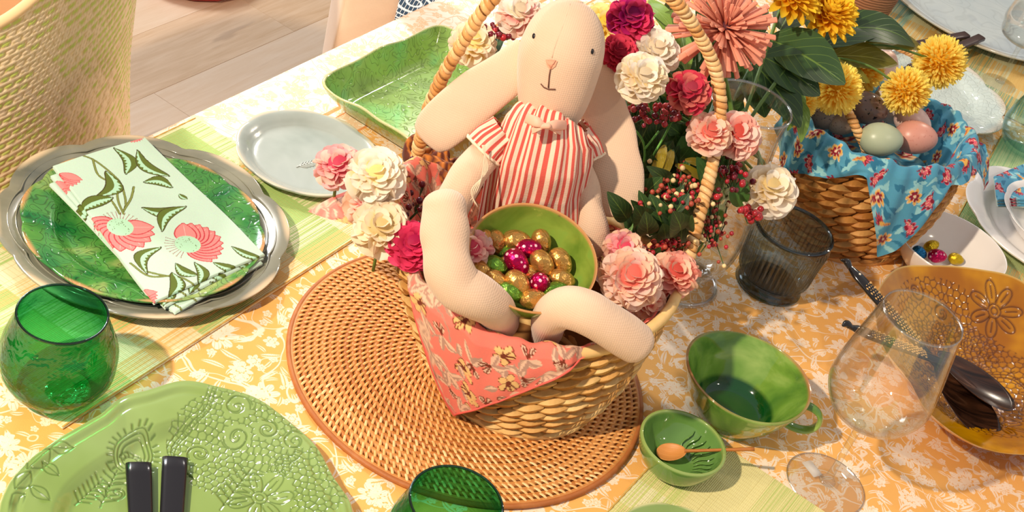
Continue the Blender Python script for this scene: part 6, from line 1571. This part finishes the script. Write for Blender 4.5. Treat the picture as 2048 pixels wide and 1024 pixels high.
# bouquet
bloom('white and peach flower at the top edge left of the rabbit\'s head', 1038, 30, .30, 46, [P_WHITE, P_PALEP], 70, foot=None)
bloom('cream flower in front of the square green dish, left of the rabbit', 946, 88, .27, 46, [P_CREAM, P_IVORY], 64)
bloom('pale yellow flower at the top edge just right of the rabbit\'s head', 1212, 52, .28, 46, [P_BUTTER], 64)
bloom('magenta flower at the top edge right of the rabbit\'s head', 1262, 38, .33, 46, [P_MAG, P_HOT], 76)
bloom('crimson flower touching the rabbit\'s cheek', 1238, 106, .325, 38, [P_CRIM], 64)
bloom('white flower behind, upper of the two beside the cane handle', 1312, 104, .31, 46, [P_WHITE], 70)
bloom('white flower in front, lower of the two beside the crimson one', 1284, 156, .325, 50, [P_WHITE, P_IVORY], 84)
bloom('dusky red and peach flower beside the cane handle', 1378, 184, .30, 44, [P_RUST, P_CRIM], 66)
bloom('peach-pink flower left of the cane handle at mid height', 1418, 268, .265, 44, [P_PEACH, P_PALEP], 66)
bloom('coral-pink flower right of the cane handle in front of the vase', 1474, 270, .262, 48, [P_CORAL, P_PALEP], 76)
bloom('ivory flower hanging over the grey ribbed tumbler', 1540, 380, .20, 47, [P_IVORY, P_WHITE], 60, psc=.46)

# coral spider chrysanthemum: long quilled petals
P_SPI = m_petal('quill_petal', S(206, 104, 80), S(246, 172, 142)); M_DKC = m_plain('dark_maroon_centre', S(84, 24, 34), 0.8)
def spider(label, px, py, h, Rpx, mat, n=130):
    c = at(px, py, h); R = Rpx/FPX*(c-CP).dot(CF); ax = (-CF*0.9+Vector((0.1, 0, 0.5))).normalized(); x, y, z = ortho(ax, (1, 0, 0))
    t = thing('spider_chrysanthemum', label, 'flower', c, group=GATH['v'])
    obj('stem', *tube([VFOOT, VMOUTH, c-ax*0.02], 0.0022, 7, 20), M_STEM, t)
    me = {}
    for q in range(3):
        l = 1.0; pts = [(0, 0, 0), (0, .35, .05+.03*q), (0, .7, .06*q), (0, 1.0, -.05+.08*q)]
        V, F, uv = loft(pts, [.022, .032, .046, .050], [.013, .014, .015, .012], (1, 0, 0), 8, 6, cap=.5)
        uvv = np.stack([uv[:, 0], V[:, 1]], 1); me[q] = mkmesh('petal', V, F, mat, uv=uvv)
    for k in range(n):
        el = radians(-18+84*((k+.5)/n)**1.15); a = k*2.39996
        d = (x*cos(a)*cos(el)+y*sin(a)*cos(el)+z*sin(el)+Vector((random.gauss(0, .11), random.gauss(0, .11), random.gauss(0, .11)))).normalized()
        nz = (z-d*z.dot(d)).normalized(); s = R*random.uniform(.82, 1.08)*(1-0.42*max(0, el)/radians(66))
        inst('petal', me[k % 3], t, basis(d.cross(nz)*s*1.25, d*s, nz*s*1.25, c+d*R*0.04))
    V, F, _ = loft([c, c+ax*R*.16], R*.12, R*.12, x, 4, 12); obj('centre', V, F, M_DKC, t)
spider('large coral spider chrysanthemum with quilled petals behind the cane handle', 1446, 62, .34, 104, P_SPI, 150)
spider('second spider chrysanthemum, darker, cut by the top edge', 1425, -45, .33, 80, P_SPI, 60)

P_YEL = m_petal('yellow_petal', S(240, 170, 10), S(252, 214, 60)); P_YEL2 = m_petal('pompom_petal', S(250, 196, 40), S(255, 234, 120), var=.08)
def pompom(label, px, py, h, Rpx, foot):
    """dense ball of narrow petals"""
    c = at(px, py, h); R = Rpx/FPX*(c-CP).dot(CF); t = thing('pompom_flower', label, 'flower', c, group='yellow pompom flowers over the egg basket')
    ps = []; k = 0
    t_ = np.array([0, .4, .8, 1.0]); wd = np.array([.05, .085, .10, .045])
    uvs = []
    for d in fib(620):
        d = Vector(d)+Vector((random.gauss(0, .04), random.gauss(0, .04), random.gauss(0, .04))); d.normalize(); x, y, z = ortho(d, (random.uniform(-1, 1), random.uniform(-1, 1), .3))
        l = R*random.uniform(1.0, 1.13); b = random.uniform(-.1, .1)
        rows = [np.array([c+d*l*(0.55+.45*q)+x*(-w)*R*.62+y*b*R*q*q, c+d*l*(0.55+.45*q)+y*(b*R*q*q-.012*R), c+d*l*(0.55+.45*q)+x*w*R*.62+y*b*R*q*q]) for q, w in zip(t_, wd)]
        ps.append((np.concatenate(rows), gridF(4, 3))); uvs.append(np.stack([np.tile([0, .5, 1], 4), np.repeat(t_*0.9, 3)], 1))
    V, F = cat_(ps); obj('petals', V, F, P_YEL2, t, uv=np.concatenate(uvs), kind='stuff')
    V, F, _ = loft([c-Vector((0, 0, R*.3)), c+Vector((0, 0, R*.3))], R*.62, R*.62, (1, 0, 0), 6, 14, cap=.6); obj('flower_core', V, F, P_YEL2, t)
    f = at(*foot); obj('stem', *tube([f, f.lerp(c, .5)+Vector((0, 0, .012)), c], 0.0016, 7, 18), M_STEM, t)
pompom('yellow pompom flower above the cane handle end, leftmost of the four', 1673, 178, .215, 50, (1560, 140, .25))
pompom('yellow pompom flower behind, crossed by a green stem', 1722, 140, .200, 44, (1570, 110, .24))
pompom('yellow pompom flower directly above the pink eggs', 1812, 182, .220, 46, (1640, 110, .23))
pompom('yellow pompom flower furthest right, below the brown knives', 1880, 124, .225, 50, (1650, 90, .23))
# crossing stem seen over the second pompom
def dahlia(label, px, py, h, Rpx, n=150):
    c = at(px, py, h); R = Rpx/FPX*(c-CP).dot(CF); ax = (-CF*0.6+Vector((0.25, 0.1, 0.8))).normalized(); x, y, z = ortho(ax, (1, 0, 0))
    t = thing('yellow_chrysanthemum', label, 'flower', c, group=GATH['v']); obj('stem', *tube([VFOOT, VMOUTH, c-ax*0.02], 0.0022, 7, 20), M_STEM, t)
    me = petal_mesh('petal', R*.62, R*.26, P_YEL, cup=.25, pointed=1)
    for k in range(n):
        f = (k+.5)/n; el = radians(-12+92*f**.9); a = k*2.39996; d = x*cos(a)*cos(el)+y*sin(a)*cos(el)+z*sin(el); d = (d+Vector((random.gauss(0, .06),)*3)).normalized(); nz = z-d*z.dot(d); nz = nz.normalized() if nz.length > .05 else x
        s = random.uniform(.9, 1.1)*(1-.25*f); inst('petal', me, t, basis(d.cross(nz)*s, d*s, nz*s, c+d*R*.38*(1-.5*f)))
    V, F, _ = loft([c-z*R*.2, c+z*R*.15], R*.4, R*.4, x, 4, 12, cap=.5); obj('flower_core', V, F, P_YEL, t)
dahlia('yellow chrysanthemum at the top edge above the big dark leaves, right one', 1652, 30, .30, 72)
dahlia('yellow chrysanthemum at the top edge beside the coral spider flower', 1580, -8, .32, 74)
pompom('small yellow flower half hidden behind leaves left of the pompoms', 1600, 206, .20, 32, (1540, 150, .22))

# leaves
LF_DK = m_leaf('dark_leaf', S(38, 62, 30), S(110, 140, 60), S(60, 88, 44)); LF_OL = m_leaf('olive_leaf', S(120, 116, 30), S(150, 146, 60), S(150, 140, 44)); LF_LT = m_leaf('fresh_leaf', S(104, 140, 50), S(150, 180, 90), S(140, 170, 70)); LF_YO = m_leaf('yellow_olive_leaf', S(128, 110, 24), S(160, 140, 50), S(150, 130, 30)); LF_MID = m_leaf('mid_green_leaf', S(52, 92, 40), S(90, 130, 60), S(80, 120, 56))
def leaf_geo(base, tip, W_, up, arch=0.15, n=16, m_=7, cup=0.15, serr=0.0):
    base, tip = Vector(base), Vector(tip); d = tip-base; L = d.length; d.normalize(); s = d.cross(Vector(up)).normalized(); u = s.cross(d)
    U, T = np.meshgrid(np.linspace(0, 1, m_), np.linspace(0, 1, n), indexing='ij'); w = np.sin(np.clip(T*.97+.02, 0, 1)**.8*pi)**.75
    w = w*(1+serr*np.abs((T*9 % 1)-.5))
    X = (U-.5)*W_*w; A = arch*L*np.sin(T*pi)+cup*np.abs(U-.5)*W_*w*2*.6
    V = np.array(base)+T[..., None]*L*np.array(d)+X[..., None]*np.array(s)+A[..., None]*np.array(u)
    return V.reshape(-1, 3), gridF(m_, n), np.stack([U.ravel(), T.ravel()], 1)
def leafy(label, leaves, mat, stems, cat='leaf sprig', name='leaf_sprig', foot=True):
    b = at(*stems[0]); t = thing(name, label, 'foliage', b, group='foliage of the vase bouquet')
    for (b0, t0, W_) in leaves:
        p, q = at(*b0), at(*t0); V, F, uv = leaf_geo(p, q, W_, -CF*0.7+Vector((0, 0, .7)), random.uniform(.05, .16), serr=.06); obj('leaf', V, F, mat, t, uv=uv)
    P = [at(*s) for s in stems]; obj('stem', *tube(P, 0.0018, 7, max(8, 5*len(P))), M_STEMD, t)
    return t
leafy('cluster of large dark veined leaves under the yellow chrysanthemums', [((1538, 78, .27), (1690, 168, .255), .070), ((1520, 110, .262), (1640, 190, .235), .060), ((1500, 118, .25), (1600, 255, .215), .055), ((1560, 60, .275), (1600, -10, .27), .05), ((1500, 150, .24), (1530, 235, .21), .04), ((1490, 90, .25), (1450, 20, .27), .04)], LF_DK, [(1390, 430, .05), (1460, 220, .22), (1530, 80, .272)])
leafy('dark leaf spray reaching right towards the pale platter', [((1650, 60, .255), (1830, 92, .235), .050), ((1640, 90, .245), (1760, 60, .24), .050), ((1600, 130, .225), (1700, 190, .205), .04), ((1620, 70, .25), (1690, 10, .25), .04)], LF_DK, [(1500, 150, .2), (1590, 100, .24), (1680, 66, .252)])
leafy('olive curled leaves above the pompoms', [((1650, 110, .232), (1795, 128, .225), .042), ((1640, 130, .225), (1740, 165, .212), .030), ((1730, 90, .232), (1848, 100, .222), .030)], LF_OL, [(1560, 150, .2), (1650, 112, .23)])
leafy('fresh green leaves hanging over the blue cloth', [((1592, 175, .225), (1566, 245, .215), .022), ((1598, 200, .22), (1602, 285, .20), .020), ((1602, 182, .22), (1575, 262, .205), .020)], LF_LT, [(1560, 130, .23), (1594, 176, .224)])
leafy('yellow-olive lance leaves below the red berries', [((1330, 290, .22), (1290, 395, .19), .012), ((1345, 300, .22), (1310, 385, .195), .012), ((1400, 330, .21), (1440, 295, .225), .012), ((1370, 320, .215), (1440, 345, .20), .012), ((1350, 330, .21), (1420, 370, .19), .012), ((1290, 330, .2), (1296, 380, .18), .010), ((1420, 310, .2), (1500, 300, .2), .012), ((1440, 350, .2), (1490, 390, .18), .014)], LF_YO, [(1380, 470, .08), (1370, 380, .18), (1345, 300, .22)])
leafy('yellow-green leaf beside the cane handle at the top', [((1395, 40, .31), (1330, 25, .32), .013), ((1290, 10, .30), (1345, 60, .30), .02), ((1300, 0, .3), (1360, 100, .28), .022), ((1360, 60, .28), (1375, 150, .26), .02)], LF_LT, [(1400, 200, .2), (1390, 60, .30)])
leafy('dark leaves at the left side of the bouquet beside the ear', [((985, 98, .23), (965, 145, .22), .022), ((1000, 60, .25), (985, 120, .235), .014), ((960, 120, .22), (985, 90, .24), .010)], LF_DK, [(1010, 180, .18), (990, 100, .23)])
# deep green filling foliage between ear and vase
rs = random.Random(21)
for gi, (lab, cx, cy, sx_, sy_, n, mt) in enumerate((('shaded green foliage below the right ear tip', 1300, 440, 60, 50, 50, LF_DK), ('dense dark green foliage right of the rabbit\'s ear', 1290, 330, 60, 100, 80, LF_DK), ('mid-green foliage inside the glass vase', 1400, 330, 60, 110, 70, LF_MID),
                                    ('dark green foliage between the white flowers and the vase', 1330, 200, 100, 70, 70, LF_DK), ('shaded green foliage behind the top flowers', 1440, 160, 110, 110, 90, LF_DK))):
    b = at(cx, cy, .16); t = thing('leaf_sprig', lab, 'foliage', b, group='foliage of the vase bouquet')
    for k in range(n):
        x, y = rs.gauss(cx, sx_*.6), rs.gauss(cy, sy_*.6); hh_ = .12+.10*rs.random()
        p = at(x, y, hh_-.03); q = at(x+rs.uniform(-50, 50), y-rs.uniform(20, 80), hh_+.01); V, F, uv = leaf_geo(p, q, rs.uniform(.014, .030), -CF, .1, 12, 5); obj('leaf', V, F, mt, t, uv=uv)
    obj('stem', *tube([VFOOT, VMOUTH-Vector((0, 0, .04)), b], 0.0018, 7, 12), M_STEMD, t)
# bright branching stems under the berries, and feathery sprig
M_BST = m_plain('bright_green_stem', S(96, 160, 60), 0.5)
def sprigs(label, segs, r, mat, name='green_sprig'):
    t = thing(name, label, 'foliage', at(*segs[0][0]), group='foliage of the vase bouquet')
    for s in segs: obj('twig', *tube([at(*q) for q in s], r, 6, 6*len(s)), mat, t)
    return t
sprigs('bright green forked stems below the red berries', [[(1288, 430, .16), (1286, 360, .19), (1288, 290, .22), (1262, 250, .24)], [(1288, 300, .218), (1318, 262, .24)], [(1283, 370, .185), (1268, 310, .215), (1255, 262, .235)], [(1300, 400, .18), (1300, 330, .205), (1330, 270, .235), (1345, 240, .245)]], .0013, M_BST)
segs = []
for k in range(26):
    a = rs.uniform(-2.9, .3); b0 = (1290+rs.gauss(0, 30), 450+rs.gauss(0, 16), .165); l = rs.uniform(25, 60); segs.append([b0, (b0[0]+l*.6*cos(a), b0[1]+l*.6*sin(a)*.8, .175), (b0[0]+l*cos(a), b0[1]+l*sin(a)*.8-6, .182)])
sprigs('feathery green sprig beside the tip of the rabbit\'s ear', segs, .0014, m_plain('feathery_green', S(92, 128, 60), 0.5, 0.2))
segs = []
for k in range(16):
    b0 = (810+rs.gauss(0, 18), 410+rs.gauss(0, 25), .14); a = rs.uniform(-2.6, -.5); l = rs.uniform(20, 45); segs.append([b0, (b0[0]+l*cos(a), b0[1]+l*sin(a), .155)])
sp_ = sprigs('dark green needle sprig behind the rabbit\'s raised foot', segs, .0012, m_plain('deep_green_needle', S(40, 70, 30), 0.5, 0.2)); sp_['group'] = 'greenery in the rabbit basket'
# berries
def berries(label, px, py, h, sx_, sy_, n, mats, r, twigs=True, name='berry_sprig', dz=.012, where='v'):
    c = at(px, py, h); t = thing(name, label, 'berries', c, group='berry sprigs'); q = []
    sp0 = [(r*.02, -r), (r*.6, -r*.8), (r, 0), (r*.6, r*.8), (r*.02, r)]; bv_, bf_ = lathe(sp0, 8, 2)
    me = [mkmesh('berry', bv_, bf_, m_) for m_ in mats]
    for k in range(n):
        x, y = px+rs.gauss(0, sx_), py+rs.gauss(0, sy_); p = at(x, y, h+rs.uniform(-dz, dz)); s = rs.uniform(.75, 1.15)
        inst('berry', me[k % len(me)], t, Matrix.Translation(p)@Matrix.Scale(s, 4))
        if twigs and k % 2 == 0: q.append(tube([at(px+(x-px)*.3, py+sy_+8, h-.012), p], .0006, 4))
    if q:
        V, F = cat_(q); obj('twigs', V, F, M_STEMD, t, kind='stuff')
B_RED = m_plain('red_berry', S(170, 36, 46), 0.25, .2); B_WINE = m_plain('wine_berry', S(110, 22, 38), 0.25, .2); B_RUST = m_plain('rust_bud', S(170, 70, 48), 0.5, .2); B_CR = m_plain('cream_bud', S(226, 196, 140), 0.5, .2); B_PK = m_plain('rosy_berry', S(206, 84, 84), 0.25, .2)
berries('red berries left of the dusky flower, nearer the ear', 1262, 225, .25, 22, 14, 34, [B_RED, B_WINE, B_PK], .0034)
berries('red and rosy berries under the white flower', 1335, 226, .255, 26, 13, 44, [B_RED, B_PK, B_WINE], .0036)
berries('dark red berries by the white flower at the top left', 1005, 62, .275, 18, 10, 34, [B_RED, B_WINE], .0036)
berries('wine berries against the vase under the coral flower', 1466, 345, .215, 18, 22, 40, [B_WINE, B_RED], .0034)
berries('scarlet berries beside the ivory flower', 1500, 430, .19, 13, 9, 26, [B_RED], .0038)
berries('burgundy berries in the shade behind the raised foot', 828, 385, .15, 20, 32, 46, [B_WINE, m_plain('plum_berry', S(84, 18, 44), .25)], .0034)
berries('rust-red filler buds with cream tips left of the cane handle', 1352, 380, .205, 32, 24, 130, [B_RUST, B_RUST, B_RED, B_CR], .0028)
berries('rust-red filler buds right of the cane handle inside the vase', 1424, 440, .17, 22, 36, 100, [B_RUST, B_RED, B_CR, B_RUST], .0026)
berries('rusty buds below the ear tip above the peach flowers', 1336, 490, .165, 24, 7, 46, [B_RUST, B_RED], .003)
# ------------------------------------------------------------------ lift everything so that the floor is z = 0
for o in list(COL.objects):
    if o.parent is None: o.location.z += LIFT
